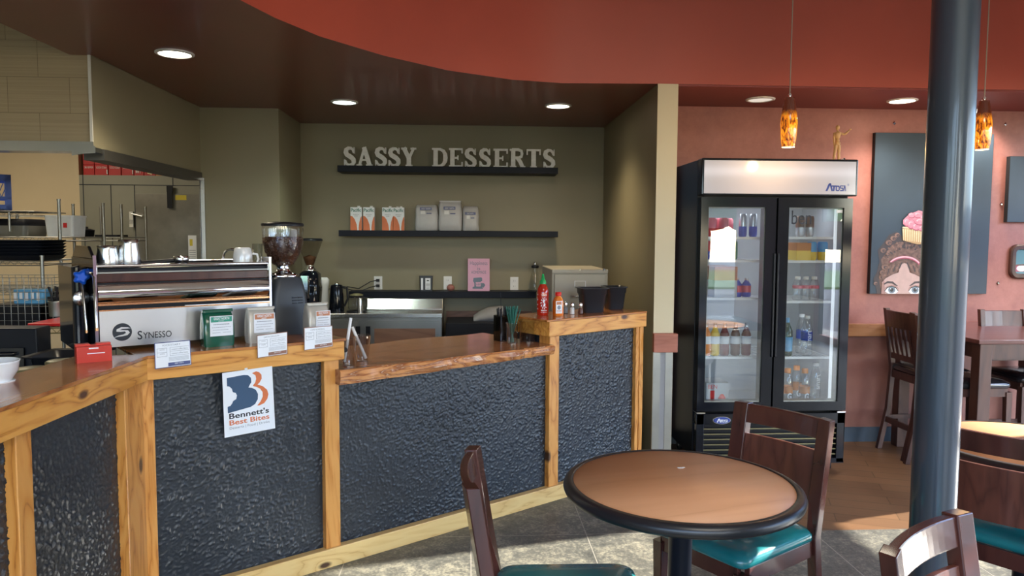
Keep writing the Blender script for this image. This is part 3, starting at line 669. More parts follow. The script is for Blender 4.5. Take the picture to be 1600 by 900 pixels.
# header
b = MB(); b.box(FX0 - .003, FX1 + .012, FY - .02, IY - .006, fz(306), ZT + .003); b.build('header_frame', 'black_gloss', cool, bevel=.008)
b = MB(); hz0, hz1 = fz(303, Y=FY-.02), fz(251.5, Y=FY-.02); hx0, hx1 = FX0 + .010, FX1 - .006
b.box(hx0, hx1, FY - .026, FY - .021, hz0, hz1); hd = b.build('header_sign', 'sign_panel', cool)
q = Quad((hx0, FY - .0262, hz1), (hx1, FY - .0262, hz1), (hx1, FY - .0262, hz0), (hx0, FY - .0262, hz0))
def swoosh_logo(q, a0, a1, b0, b1, off=.0008, nm='lettering', m='atosa_blue', par=None):
    b = MB(); A = lambda x: a0 + (a1 - a0) * x; Bf = lambda y: b0 + (b1 - b0) * y
    P2 = lambda pts: b.poly(q, [(A(x), Bf(y)) for x, y in pts], off)
    P2([(0, 0), (.10, 0), (.24, .85), (.20, 1), (.13, .85)]); P2([(.18, 1), (.26, 1), (.38, 0), (.29, 0)])         # big A without its bar
    P2([(.30, .72), (.54, .72), (.53, .55), (.31, .55)]); P2([(.38, .6), (.46, .6), (.44, 0), (.37, 0)])           # t
    P2([(.50, .10), (.55, .0), (.66, .0), (.70, .15), (.66, .15), (.56, .15), (.55, .55), (.50, .55)]); P2([(.50, .55), (.52, .70), (.66, .70), (.70, .55), (.70, .15), (.65, .15), (.65, .52), (.55, .55)])
    P2([(.72, .0), (.86, .0), (.88, .14), (.72, .14)]); P2([(.83, .1), (.88, .1), (.88, .42), (.83, .42)]); P2([(.72, .32), (.86, .32), (.86, .44), (.72, .44)]); P2([(.71, .42), (.76, .42), (.76, .72), (.71, .72)]); P2([(.72, .60), (.90, .60), (.89, .72), (.72, .72)])
    P2([(.88, 0), (.92, 0), (.97, .72), (.92, .72)]); P2([(.93, .72), (.97, .72), (1.02, 0), (.98, 0)]); P2([(.90, .66), (.97, .66), (.97, .74), (.90, .74)])
    return b.build(nm, m, par)
swoosh_logo(q, .80, .935, .10, .34, par=hd)
b = MB(); b.text(q, '®', .945, .957, .26, .33); b.build('registered_mark', 'atosa_blue', hd)
# doors
def door(x0, x1, hinge, px_in):
    ix0, ix1 = px_in
    b = MB(); y0, y1 = FY, IY - .008; iz_0, iz_1 = fz(628), fz(324)
    b.box(x0, ix0, y0, y1, ZD0, ZD1); b.box(ix1, x1, y0, y1, ZD0, ZD1); b.box(ix0, ix1, y0, y1, ZD0, iz_0); b.box(ix0, ix1, y0, y1, iz_1, ZD1)
    d = b.build('door', 'black_gloss', cool)
    b = MB()
    for a, c, e, f in ((ix0, ix0 + .006, iz_0, iz_1), (ix1 - .006, ix1, iz_0, iz_1), (ix0, ix1, iz_0, iz_0 + .006), (ix0, ix1, iz_1 - .006, iz_1)): b.box(a, c, y0 + .012, y1, e, f)
    b.build('gasket', 'stainless_dull', d)
    b = MB(); b.box(ix0, ix1, y0 + .012, y0 + .016, iz_0, iz_1); b.build('glass_pane', 'door_glass', d)
    b = MB(); hx = x1 if hinge == 'l' else x0; s = -1 if hinge == 'l' else 1
    b.box(min(hx, hx + s*.012), max(hx, hx + s*.012), y0 - .012, y0 + .002, ZD0 + .35, ZD1 - .35); b.build('handle', 'black_plastic', d, bevel=.003)
    b = MB(); gx = x0 if hinge == 'l' else x1 - .055
    b.box(gx, gx + .055, y0 - .004, y1, ZD0 - .014, ZD0 - .006); b.build('hinge', 'chrome', d)
    return d, Quad((ix0, y0 + .0118, iz_1), (ix1, y0 + .0118, iz_1), (ix1, y0 + .0118, iz_0), (ix0, y0 + .0118, iz_0))
gl = (P(1104, 470, Y=FY).x, P(1193, 470, Y=FY).x); gr_ = (P(1229, 470, Y=FY).x, P(1314, 470, Y=FY).x)
door(FX0 + .004, XM - .006, 'l', gl)
dr, qd = door(XM + .006, FX1 - .004, 'r', gr_)
b = MB(); b.text(qd, 'ben', .06, .42, .915, .985, .0008, 0); b.build('reflected_lettering', 'ink_dark', dr)  # reflection of the window lettering, laid on the glass as dark letters
b = MB(); b.rect(qd, .88, .985, .975, .99); b.build('sticker', 'paper_white', dr)
# grille
b = MB(); gx0, gx1 = FX0 + .005, FX1 - .005; gz0 = fz(724); gz1 = ZD0 - .018
b.box(gx0, gx0 + .05, FY + .004, IY, gz0, gz1); b.box(gx1 - .05, gx1, FY + .004, IY, gz0, gz1); b.box(gx0, gx1, FY + .004, IY, gz1 - .07, gz1); b.box(gx0, gx1, FY + .004, IY, gz0, gz0 + .03)
g = b.build('kick_grille', 'black_gloss', cool, bevel=.003)
for k in range(6):
    z = gz0 + .045 + k * (gz1 - gz0 - .12) / 6
    b = MB(); b.hexa([(gx0 + .05, FY + .03, z), (gx1 - .05, FY + .03, z), (gx1 - .05, FY + .012, z + .006), (gx0 + .05, FY + .012, z + .006)], [(gx0 + .05, FY + .03, z + .010), (gx1 - .05, FY + .03, z + .010), (gx1 - .05, FY + .012, z + .012), (gx0 + .05, FY + .012, z + .012)])
    b.build('louver', 'grate_gold' if k % 1 == 0 else 'black_gloss', g)  # dull gold stands in for light caught on the black louvers
b = MB(); b.box(gx0 + .05, gx1 - .05, FY + .05, FY + .055, gz0, gz1 - .06); b.build('grille_back', 'black_plastic', g)
bc = P(1128, 657, Y=FY - .002)
b = MB(); b.loft([[(bc.x + .056*k_*math.cos(t), y_, bc.z + .022*k_*math.sin(t)) for t in (2*math.pi*i/32 for i in range(32))] for y_, k_ in ((FY + .003, 1), (FY - .002, 1), (FY - .004, .9))]); bd = b.build('badge', 'atosa_blue', cool)
b = MB(); b.loft([[(bc.x + .058*k_*math.cos(t), y_, bc.z + .024*k_*math.sin(t)) for t in (2*math.pi*i/32 for i in range(32))] for y_, k_ in ((FY + .003, 1), (FY - .001, 1))]); b.build('badge_rim', 'chrome', bd)
q = Quad((bc.x - .055, FY - .0042, bc.z + .022), (bc.x + .055, FY - .0042, bc.z + .022), (bc.x + .055, FY - .0042, bc.z - .022), (bc.x - .055, FY - .0042, bc.z - .022))
swoosh_logo(q, .18, .84, .22, .80, m='paper_white', par=bd)
for x in (FX0 + .07, FX1 - .07):
    for y in (FY + .09, FB - .09):
        b = MB(); b.box(x - .03, x + .03, y - .03, y + .03, .092, .10); b.box(x - .018, x - .013, y - .02, y + .02, .03, .095); b.box(x + .013, x + .018, y - .02, y + .02, .03, .095); c_ = b.build('caster', 'stainless_dull', cool)
        b = MB(); b.cyl((x - .012, y, .035), (x + .012, y, .035), .035, n=20); b.build('wheel', 'black_plastic', c_)
b = MB(); b.box(FX0 + .06, FX0 + .075, IY + .002, IY + .018, iz0 + .03, iz1 - .03); b.box(FX1 - .075, FX1 - .06, IY + .002, IY + .018, iz0 + .03, iz1 - .03); b.box(XM - .03, XM - .018, IY + .012, IY + .02, iz0 + .03, iz1 - .03)
b.box(FX0 + .07, FX1 - .07, IY + .004, IY + .022, iz1 - .03, iz1 - .02)
b.build('light_tube', 'led_strip', cool)
area('cooler_lamp', (XM, IY + .15, iz1 - .03), (0, .25, -1), .8, .15, 2.0, (.9, .95, 1)); area('cooler_lamp', (XM, IY + .12, .95), (0, 1, 0), .75, 1.0, 1.0, (.9, .95, 1))
SH = {}
for side, x0, x1, pys in (('l', FX0 + .047, XM - .02, (371, 407, 466, 558)), ('r', XM + .02, FX1 - .047, (371, 408, 471, 558))):
    zs = [fz(p, 1150 if side == 'l' else 1270, Y=IY + .035) for p in pys]
    for z in zs:
        b = MB(); b.box(x0, x1, IY + .034, IY + .042, z - .012, z + .004); b.box(x0, x1, FB - .06, FB - .052, z - .008, z)
        b.box(x0, x0 + .005, IY + .04, FB - .055, z - .006, z); b.box(x1 - .005, x1, IY + .04, FB - .055, z - .006, z)
        nw = 16
        for k in range(nw): xx = x0 + (x1 - x0) * (k + .5) / nw; b.box(xx - .0025, xx + .0025, IY + .04, FB - .055, z - .005, z)
        b.build('shelf', 'white_plastic', cool)
    SH[side] = zs + [iz0 + .004]
# what stands in the cooler
def can(mats, r=.031, h=.122, band=None):
    b = MB(); b.mat(0).lathe([(r*.8, 0), (r, .012), (r, h*.45)], n=20, cap=True); b.mat(1).lathe([(r, h*.45), (r, h - .012), (r*.82, h)], n=20, cap=False); b.mat(2).lathe([(r*.82, h), (r*.80, h - .002), (.001, h - .003)], n=20, cap=False)
    return b
def put(b, name, mats, px, side, row, yoff, label, cat, group, fy=None, rot=0):
    z = SH[side][row]; y = IY + .07 + yoff; x = P(px, 450, Y=y).x
    o = b.build(name, mats); o.location = (x, y, z + .0045); o.rotation_euler = (0, 0, rot); tag(o, label, cat, group); return o
def row(mk, name, mats, pxs, side, r, yoff, label, cat, group):
    o = put(mk(), name, mats, pxs[0], side, r, yoff, label, cat, group)
    ws = ('left one', 'right one') if len(pxs) == 2 else ('left one', 'middle one', 'right one')
    if len(pxs) > 1: o['label'] = label + ', ' + ws[0]
    for i, p in enumerate(pxs[1:]):
        c = o.copy(); COL.objects.link(c); c['label'] = label + ', ' + ws[i + 1]; y = o.location.y; c.location = (P(p, 450, Y=y).x, y, o.location.z)
    return o
row(lambda: can(0, .033, .122), 'drink_can', ['drink_red', 'drink_pink', 'drink_silver'], (1110, 1128.5), 'l', 0, .02, 'red soda can at the front of the top left cooler shelf', 'can', 'red cans on the top left shelf')
row(lambda: can(0, .033, .122), 'drink_can', ['drink_red', 'drink_pink', 'drink_silver'], (1117, 1135), 'l', 0, .10, 'red soda can at the back of the top left cooler shelf', 'can', 'red cans at the back of the top left shelf')
row(lambda: can(0, .026, .150), 'drink_can', ['drink_blue', 'drink_silver', 'drink_silver'], (1158, 1174), 'l', 0, .02, 'slim blue and silver can on the top left cooler shelf', 'can', 'slim blue cans')
row(lambda: can(0, .033, .122), 'drink_can', ['drink_blue', 'drink_red', 'drink_silver'], (1109, 1128), 'l', 1, .02, 'blue and red soda can on the second left cooler shelf', 'can', 'blue and red cans')
row(lambda: can(0, .033, .122), 'drink_can', ['drink_green', 'drink_green', 'drink_silver'], (1143,), 'l', 1, .02, 'single green soda can on the second shelf behind the left cooler door', 'can', None)
row(lambda: can(0, .028, .135), 'drink_can', ['drink_silver', 'drink_brown', 'drink_silver'], (1247, 1262), 'r', 0, .02, 'slim silver and brown can on the top right cooler shelf', 'can', 'slim silver and brown cans')
row(lambda: can(0, .033, .122), 'drink_can', ['drink_yellow', 'drink_sky', 'drink_silver'], (1266, 1283), 'r', 1, .02, 'blue and yellow can on the second right cooler shelf', 'can', 'blue and yellow cans')
def case(w, d, h, m2=True):
    b = MB(); b.mat(0).rbox(0, 0, 0, h*.55, w, d, .006); b.mat(1).rbox(0, 0, h*.55, h, w, d, .006); return b
put(case(.155, .30, .20), 'drink_case', ['cooler_white', 'case_orange'], 1122, 'l', 2, .14, 'orange-brown shrink-wrapped case of bottles on the third shelf, left cooler door', 'case of drinks', None)
put(case(.10, .22, .115), 'drink_case', ['drink_yellow', 'case_orange'], 1243, 'r', 1, .10, 'small orange carton on the second shelf behind the right cooler door', 'carton', None)
def bottle(r, h, liquid=.85, lab=(.25, .55), neck=.35, capr=.4, ch=.03):
    b = MB(); R_ = [(r*.85, 0), (r, .01), (r, h*lab[0])]
    b.mat(0).lathe(R_, n=18, cap=True)
    b.mat(1).lathe([(r*1.01, h*lab[0]), (r*1.01, h*lab[1])], n=18, cap=False)
    b.mat(0).lathe([(r, h*lab[1]), (r*.97, h*(.66)), (r*neck*1.3, h*.84), (r*neck, h*.90), (r*neck, h - ch)], n=18, cap=False)
    b.mat(2).lathe([(r*capr, h - ch), (r*capr, h), (.001, h)], n=14)
    return b
row(lambda: bottle(.030, .125, lab=(.25, .6)), 'drink_bottle', ['drink_blue', 'drink_red', 'drink_silver'], (1152, 1166), 'l', 2, .03, 'small blue bottle beside the orange-brown case in the cooler', 'bottle', 'small blue bottles')
for k, (px, mt, nm) in enumerate(((1105, 'drink_orange', 'orange'), (1119, 'drink_yellow', 'yellow'), (1134, 'drink_dark_red', 'dark red and in the middle'), (1151, 'drink_brown', 'brown'), (1168, 'drink_dark_red', 'rightmost dark'))):
    put(bottle(.031, .215, lab=(.36, .60)), 'juice_bottle', [mt, 'paper_white', 'drink_silver'], px, 'l', 3, .02, 'glass juice bottle, %s, white label, fourth left cooler shelf' % nm, 'bottle', 'juice bottles in the left door')
b = MB(); b.mat(0).box(-.075, .075, -.09, .09, 0, .15); b.mat(1).box(-.05, -.02, -.0912, -.09, .03, .10); b.mat(2).lathe([(.001, -.0), (.026, .002), (.03, .02), (.018, .045), (.001, .06)], (.03, -.075, .03), 12)
b.mat(1).text(Quad((-.07, -.0915, .14), (.06, -.0915, .14), (.06, -.0915, .11), (-.07, -.0915, .11)), 'BEN', .05, .5, .1, .95)
put(b, 'snack_carton', ['cooler_white', 'cap_red', 'cap_red'], 1118, 'l', 4, .06, 'grey-white carton with a strawberry on the bottom shelf of the left cooler door', 'carton', None)
row(lambda: bottle(.032, .155, lab=(.5, .62), neck=.5, capr=.55, ch=.02), 'water_bottle', ['clear_plastic', 'drink_pink', 'white_plastic'], (1246, 1259, 1272), 'r', 2, .03, 'short clear bottle with a pink band, third right cooler shelf', 'bottle', 'short clear bottles')
put(bottle(.036, .25, lab=(.12, .50)), 'water_bottle', ['green_glass', 'cap_blue', 'cap_blue'], 1232, 'r', 3, .02, 'green glass water bottle with a light blue label on the fourth right shelf', 'bottle', None)
put(bottle(.034, .25, lab=(.12, .50)), 'water_bottle', ['green_glass', 'cap_blue', 'cap_blue'], 1224, 'r', 3, .11, 'green water bottle with a blue label, half hidden by the door frame', 'bottle', None)
for px, yo, nm in ((1263, .02, 'in front'), (1255, .11, 'standing behind')):
    o = put(bottle(.037, .265, lab=(.38, .60), neck=.5, capr=.5, ch=.02), 'water_bottle', ['clear_plastic', 'drink_blue', 'white_plastic'], px, 'r', 3, yo, 'tall clear water bottle with a dark blue band, ' + nm + ', fourth right shelf', 'bottle', None)
    b = MB(); qq = Quad((.012, -.040, .06), (.012, -.040, .17), (-.012, -.040, .17), (-.012, -.040, .06)); qq = Quad((-.013, -.0385, .07), (-.013, -.0385, .17), (.013, -.0385, .17), (.013, -.0385, .07))
    b.text(qq, 'smart', 0, 1, 0, 1); b.build('lettering', 'paper_white', o)
for px, yo, nm in ((1222, .02, 'leftmost'), (1235, .03, 'second from the left'), (1249, .13, 'in the back row'), (1262, .02, 'rightmost in front')):
    o = put(bottle(.036, .235, lab=(.30, .5), neck=.5, capr=.58, ch=.03), 'sports_bottle', ['clear_plastic', 'case_orange', 'cap_orange'], px, 'r', 4, yo, 'orange-capped sports drink bottle, %s, bottom right cooler shelf' % nm, 'bottle', 'orange-capped bottles')
    b = MB(); b.text(Quad((-.014, -.038, .075), (.014, -.038, .075), (.014, -.038, .03), (-.014, -.038, .03)), 'G', 0, 1, 0, 1, .0008, .03); b.build('lettering', 'paper_white', o)
o = put(bottle(.036, .27, lab=(.38, .60), neck=.5, capr=.5, ch=.02), 'water_bottle', ['clear_plastic', 'clear_plastic', 'white_plastic'], 1279, 'r', 4, .03, 'clear water bottle with upright white lettering on the bottom right shelf', 'bottle', None)
b = MB(); b.text(Quad((-.013, -.0385, .10), (-.013, -.0385, .20), (.013, -.0385, .20), (.013, -.0385, .10)), 'smart', 0, 1, 0, 1); b.build('lettering', 'paper_white', o)

# ================================================================ ESPRESSO MACHINE
mu0, mu1, mv = -1.69, -.998, .175
MW = mu1 - mu0
em = thing('espresso_machine', 'large polished steel espresso machine, its back to the room, on the bar top', 'espresso machine', W(mu0, mv, BT), CA)
ME = Matrix.Translation(W(mu0, mv, BT)) @ Matrix.Rotation(CA, 4, 'Z'); MEi = ME.inverted()
def M(px, py, v=0.0): return MEi @ P(px, py, pt=W(mu0, mv + v), n=CV)
b = MB(); b.box(.0, MW, .03, .50, .03, .335); b.build('body', 'black_metal_body', em, bevel=.006)
b = MB(); b.box(-.010, .002, .01, .52, .0, .37); b.prism([(.02, .37), (.5, .37), (.40, .42), (.12, .42)], -.010, .002, 'yz'); b.build('side_panel', 'black_gloss', em, bevel=.003)
b = MB(); b.rbox(-.040, .31, .0, .335, .055, .38, .02); b.build('side_housing', 'black_gloss', em)
b = MB(); b.box(-.0115, -.0, .004, .011, .02, .385); b.build('side_trim', 'chrome', em)
b = MB(); b.box(MW - .002, MW + .008, .0, .10, .03, .37); b.build('side_trim', 'chrome', em)
xp = M(291, 520).x
b = MB(); b.box(.003, xp, -.004, .004, .018, .163); b.build('name_plate', 'stainless_plate', em)
b = MB(); b.box(xp + .002, MW, .012, .018, .018, .170); b.build('back_plate', 'stainless_plate', em)
b = MB(); b.box(.003, MW, .0, .02, .163, .168); b.build('plate_trim', 'copper_edge', em)
def sec(z0, z1, bulge, y=0.0, n=10): return [(y + .05 - bulge * math.sin(math.pi * i / n) - .0, z0 + (z1 - z0) * i / n) for i in range(n + 1)]
pr = sec(.192, .268, .016, y=-.036) + [(.12, .268), (.12, .192)]
b = MB(); b.loft([[(x, y, z) for y, z in pr] for x in (.003, MW - .003)], True); b.build('mirror_strip', 'chrome', em)
b = MB(); b.box(.003, MW - .003, .01, .06, .184, .192); b.build('strip_trim', 'copper_edge', em)
b = MB(); b.box(.0, MW, .018, .50, .275, .312); b.build('top_band', 'mahogany', em, bevel=.004)
b = MB(); b.box(.0, MW, .015, .50, .312, .318); b.build('cup_tray', 'stainless_dull', em)
b = MB(); b.tube([(0, .015, .342), (MW, .015, .342)], .0065, 10); b.tube([(0, .015, .342), (0, .48, .342), (MW, .48, .342), (MW, .015, .342)], .0065, 10)
for x in (0, MW): b.tube([(x, .015, .31), (x, .015, .342)], .006, 8); b.tube([(x, .47, .31), (x, .47, .342)], .006, 8)
b.build('cup_rail', 'chrome', em)
for x in (.05, MW - .05):
    for y in (.06, .45): b = MB(); b.lathe([(.02, 0), (.022, .01), (.018, .032)], (x, y, 0), 14); b.build('foot', 'black_plastic', em)
# emblem and maker's name on the plate
a = M(176, 532, -.006); c = M(206, 506, -.006); cx, cz, rx = (a.x + c.x) / 2, (a.z + c.z) / 2, (c.x - a.x) / 2
b = MB(); circ = [(math.cos(t), math.sin(t)) for t in (2*math.pi*i/36 for i in range(36))]
b.mat(0).add([(cx + rx * x, -.0048, cz + rx * y) for x, y in circ], [tuple(range(36))])
sw = [(-1.05, -.62), (-.4, -.36), (.1, -.28), (.40, -.12), (.30, .06), (-.2, .04), (-.62, .10), (-.60, .34), (-.1, .56), (.6, .50), (.95, .38), (.5, .36), (0, .36), (-.30, .26), (.1, .22), (.62, .16), (.82, -.10), (.55, -.38), (.0, -.48), (-.5, -.50)]
b.mat(1).add([(cx + rx * x * .95, -.0055, cz + rx * y) for x, y in sw], [tuple(range(len(sw)))])
b.build('emblem', ['ink_dark', 'stainless_plate'], em)
a = M(215, 530, -.006); c = M(268, 515, -.006)
q = Quad((a.x, -.0048, c.z + .004), (c.x, -.0048, c.z + .004), (c.x, -.0048, a.z - .002), (a.x, -.0048, a.z - .002))
b = MB(); b.text(q, 'S', 0, .14, 0, 1, .0008, .01); b.text(q, 'YNESSO', .16, 1, .05, .80, .0008, .005); b.build('lettering', 'ink_dark', em)
# wands and valve handles on the left end
for (ta, ba, vv) in (((128, 437), (135, 515), .06), ((146.5, 433), (150.5, 512), .0)):
    a = M(*ta, vv); c = M(*ba, vv); b = MB(); b.tube([(-.01, .15, a.z + .005), (a.x, vv + .05, a.z + .012), (a.x, vv, a.z), (c.x, vv - .01, c.z)], .0055, 10); wd = b.build('steam_wand', 'stainless', em)
    b = MB(); b.cyl((c.x, vv - .01, c.z), (c.x, vv - .01, c.z - .012), .0065, n=10); b.build('wand_tip', 'copper_edge', wd)
for (kx, ky), r, vv in (((127, 433), .026, .05), ((139, 427), .022, .12)):
    a = M(kx, ky, vv); b = MB()
    b.loft([[(a.x + r*k_*math.cos(t)*(1 + .18*math.cos(5*t)), y_, a.z + r*k_*math.sin(t)*(1 + .18*math.cos(5*t))) for t in (2*math.pi*i/40 for i in range(40))] for y_, k_ in ((vv + .02, .7), (vv + .012, 1), (vv - .008, 1), (vv - .014, .6))])
    b.cyl((a.x, vv + .02, a.z), (a.x + .02, .16, a.z), .007); b.build('valve_handle', 'bright_blue', em)
a = M(126, 445, .14); c = M(117, 416, .14); b = MB(); b.tube([(-.01, .18, a.z), (a.x, .14, a.z), (c.x, .14, c.z)], [.010, .013, .016], 12); b.build('lever', 'black_plastic', em)
b = MB(); b.lathe([(.03, 0), (.032, .01), (.028, .014), (.001, .016)], n=24); o = b.build('pressure_gauge', 'stainless', em); o.rotation_euler = (math.pi/2, 0, 0); a = M(127, 466, .11); o.location = (a.x, .115, a.z)

MT = BT + .318
def on_machine(px, y): p = P(px, 430, pt=W(mu0, mv + y), n=CV); return Vector((p.x, p.y, MT))
def pitcher(h, r):
    b = MB(); b.lathe([(r*.96, 0), (r, .004), (r, h*.55), (r*.86, h*.85), (r*.92, h), (r*.88, h), (r*.82, h*.85), (r*.95, h*.5), (r*.9, .004)], n=24, cap=False); b.lathe([(r*.96, 0), (.001, .001)], n=24, cap=False); return b
for px, y, h, r, nm in ((169, .10, .105, .042, 'shorter steel milk pitcher at the left end on top of the espresso machine'), (203, .10, .130, .045, 'taller steel milk pitcher on top of the espresso machine, right of the shorter one')):
    p = on_machine(px, y); t = thing('milk_pitcher', nm, 'pitcher', p, CA); pitcher(h, r).build('cup_body', 'stainless', t)
    b = MB(); b.tube([(0, r*.9, h*.85), (0, r + .03, h*.8), (0, r + .03, h*.3), (0, r, h*.2)], .004, 8); b.build('handle', 'stainless', t)
p = on_machine(284, .12); t = thing('portafilter', 'steel portafilter with a black handle lying on top of the espresso machine', 'portafilter', p, CA)
b = MB(); b.lathe([(.016, 0), (.018, .02), (.030, .03), (.033, .055), (.030, .058), (.001, .056)], n=24); b.build('basket', 'chrome', t)
b = MB(); b.tube([(-.03, 0, .04), (-.07, .01, .035), (-.17, .03, .025)], [.008, .010, .013], 10); b.build('handle', 'black_plastic', t)
p = on_machine(380, .14); t = thing('coffee_mug', 'white ceramic mug turned upside down on top of the espresso machine', 'mug', p, CA - .3)
b = MB(); b.lathe([(.044, 0), (.045, .01), (.042, .06), (.037, .088), (.030, .094), (.001, .094)], n=28); b.build('cup_body', 'white_ceramic', t)
b = MB(); b.tube([(.042, 0, .065), (.062, 0, .062), (.068, 0, .04), (.060, 0, .02), (.044, 0, .02)], .0055, 8); b.build('handle', 'white_ceramic', t)
p = on_machine(403, .20); b = MB(); b.lathe([(.020, 0), (.024, .11), (.0225, .11), (.019, .004), (.001, .004)], n=20, cap=False)
tag(b.build('drinking_glass', 'clear_glass', loc=p), 'small clear glass on the espresso machine between the mug and the bean hopper', 'glass')
b = MB(); q0 = Vector((0, 0, 0)); b.lathe([(.02, 0), (.02, .015), (.010, .03)], n=16)
b.tube([(0, 0, .02), (0, 0, .45)] + [(.055 - .055*math.cos(a), 0, .45 + .055*math.sin(a)) for a in (math.pi*i/10 for i in range(1, 11))] + [(.11, 0, .40)], .009, 10)
p = P(349, 420, Y=5.0); o = b.build('gooseneck_faucet', 'chrome', loc=(p.x, 5.0, .93)); tag(o, 'curved chrome gooseneck faucet rising behind the espresso machine', 'faucet')
b = MB(); b.box(-2.02, -1.5, 4.85, 5.755, 0, .93); tag(b.build('sink_cabinet', 'stainless_dull', bevel=.004), 'low steel sink cabinet behind the espresso machine under the faucet', 'cabinet')

# ================================================================ GRINDERS
p = W(-.868, .34)
gr = thing('coffee_grinder', 'big dark grey coffee grinder with a full hopper of beans beside the espresso machine', 'coffee grinder', (p.x, p.y, BT), CA)
b = MB(); b.loft([rr(0, 0, z, w_, d_, .03, 5) for z, w_, d_ in ((0, .20, .20), (.10, .190, .19), (.20, .165, .17), (.262, .14, .15), (.272, .12, .13))]); b.build('body', 'grinder_grey', gr)
b = MB()
for i in range(3):
    for j in range(2): b.box(.005 + j*.028, .028 + j*.028, -.0925 + .0, -.086, .145 + i*.013, .150 + i*.013)
b.build('vents', 'ink_dark', gr)
b = MB(); b.lathe([(.072, .270), (.075, .278), (.06, .287), (.036, .292), (.030, .31), (.031, .33)], n=32); b.tube([(-.06, 0, .28), (-.10, 0, .275)], .006); b.build('collar', 'chrome', gr)
b = MB(); b.lathe([(.030, .315), (.055, .34), (.082, .385), (.093, .43), (.0955, .50), (.0955, .515)], n=36, cap=False); b.build('hopper', 'clear_plastic', gr)
b = MB(); b.lathe([(.027, .318), (.052, .343), (.078, .387), (.089, .43), (.091, .455), (.06, .462), (.02, .458), (.001, .457)], n=30)
bp = random.Random(3)
for i in range(520):
    a = bp.uniform(0, 6.28); k = bp.uniform(0, 1); 
    if k < .25: rr_ = bp.uniform(0, .085); z = .458
    else:
        z = bp.uniform(.33, .455); rr_ = .052 + (z - .343) * .6 if z < .387 else .078 + (z - .387) * .24
        rr_ = min(rr_, .0895)
    b.ball((rr_*math.cos(a), rr_*math.sin(a), z), (.0062, .0046, .0042), 6, 4)
b.build('coffee_beans', 'bean_brown', gr, kind='stuff')
b = MB(); b.lathe([(.0975, .512), (.099, .518), (.096, .526), (.04, .532), (.001, .533)], n=36); b.build('lid', 'black_plastic', gr)

YC = 6.0; ZCN = P(600, 490, Y=5.90).z
def back(px, Y=YC): return P(px, 470, Y=Y).x
x = back(485)
g2 = thing('coffee_grinder', 'smaller black and chrome grinder with a cone hopper on the back counter', 'coffee grinder', (x, YC, ZCN), 0)
b = MB(); b.loft([rr(0, 0, z, w_, d_, .04, 5) for z, w_, d_ in ((0, .19, .22), (.03, .19, .22), (.05, .15, .18), (.20, .17, .2), (.31, .15, .18), (.335, .10, .12))]); b.build('body', 'black_gloss', g2)
b = MB(); b.rbox(-.02, -.105, .12, .30, .07, .03, .01); b.lathe([(.05, .33), (.055, .345), (.035, .36), (.032, .38)], n=24); b.build('front_plate', 'chrome', g2)
b = MB(); b.lathe([(.030, .375), (.045, .42), (.075, .50), (.095, .56), (.096, .575)], n=28, cap=False); b.build('hopper', 'smoke_glass', g2)
b = MB(); b.lathe([(.028, .378), (.042, .42), (.052, .445), (.02, .455), (.001, .462)], n=20); b.build('ground_coffee', 'ground_coffee', g2)
b = MB(); b.lathe([(.10, .573), (.102, .585), (.09, .593), (.001, .595)], n=28); b.build('lid', 'black_plastic', g2)

# ================================================================ COFFEE BAGS AND CARDS ON THE BAR
def bag(px, py, w_, h, d, mat, label, lines_mat, head, name='coffee_bag', fold=True, rot=CA, head_t='GREAT NORTH', wob=.004, lab=(.18, .92, .30, .86)):
    g_ = FC(px, py, .06)[0]; p = W(g_, .06); t = thing(name, label, 'coffee bag', (p.x, p.y, BT), rot)
    p = None; rings = []
    for k, z in enumerate((0, .01, .3*h, .6*h, .82*h, .95*h, h)):
        f = (1, 1, 1.02, .98, .75, .42, .25)[k]; ww = (.94, .99, 1.0, .99, .97, .96, .96)[k]
        rings.append([(a, c + (d/2 - d/2*f)*0.3, zz) for a, c, zz in rr(0, d/2, z, w_*ww, d*f, .012, 3)])
    b = MB(); b.loft(rings, True); b.build('pouch', mat, t, bevel=0)
    y1 = rings[2][0][1]; fy = lambda z: min(q_[1] for q_ in rings[2]) - .0015
    if fold:
        b = MB(); b.rbox(0, d/2*.9, h*.955, h*1.01, w_*.97, d*.42, .01); b.tube([(-w_*.48, d*.35, h), (w_*.48, d*.35, h)], .006, 8); b.build('folded_top', mat, t)
    a0, a1, b0, b1 = lab; yf = fy(0) - .001
    q = Quad((-w_/2, yf, h), (w_/2, yf, h), (w_/2, yf, 0), (-w_/2, yf, 0))
    b = MB(); b.mat(0).rect(q, a0, a1, b0, b1, .0004)
    hb = b1 - (b1 - b0) * .30; b.mat(1).rect(q, a0 + .03, a1 - .03, hb, b1 - .02, .0008)
    b.mat(0).text(q, head_t, a0 + .12, a1 - .12, hb + (b1-hb)*.35, hb + (b1 - hb)*.78, .0012, .02); b.rect(q, .45, .62, hb + .02, hb + .035, .0012)
    b.mat(2)
    for i, (u0, u1, wd) in enumerate(((.15, .85, 2), (.08, .92, 1), (.12, .80, 1), (.10, .45, 1), (.55, .9, 1))):
        z = b0 + (hb - b0) * (.80 - .19 * min(i, 3)); 
        for s_ in range(10):
            ua = u0 + (u1 - u0) * s_ / 10
            b.rect(q, a0 + (a1-a0)*ua, a0 + (a1-a0)*(ua + (u1-u0)*.075), z, z + .012*wd, .0012)
    b.build('label', ['card_white', head, 'ink_grey'], t)
    return t
bag(344, 538, .128, .150, .07, 'bag_green', 'dark green coffee bag with a white and green label on the bar', None, 'label_green')
bag(411, 528, .125, .150, .06, 'bag_silver', 'silver coffee bag with a brown label, leaning beside the green one', None, 'label_orange')
bag(500, 513, .105, .155, .08, 'bag_silver', 'folded silver-beige coffee bag at the right end of the bar', None, 'label_orange', lab=(.30, .98, .30, .80))
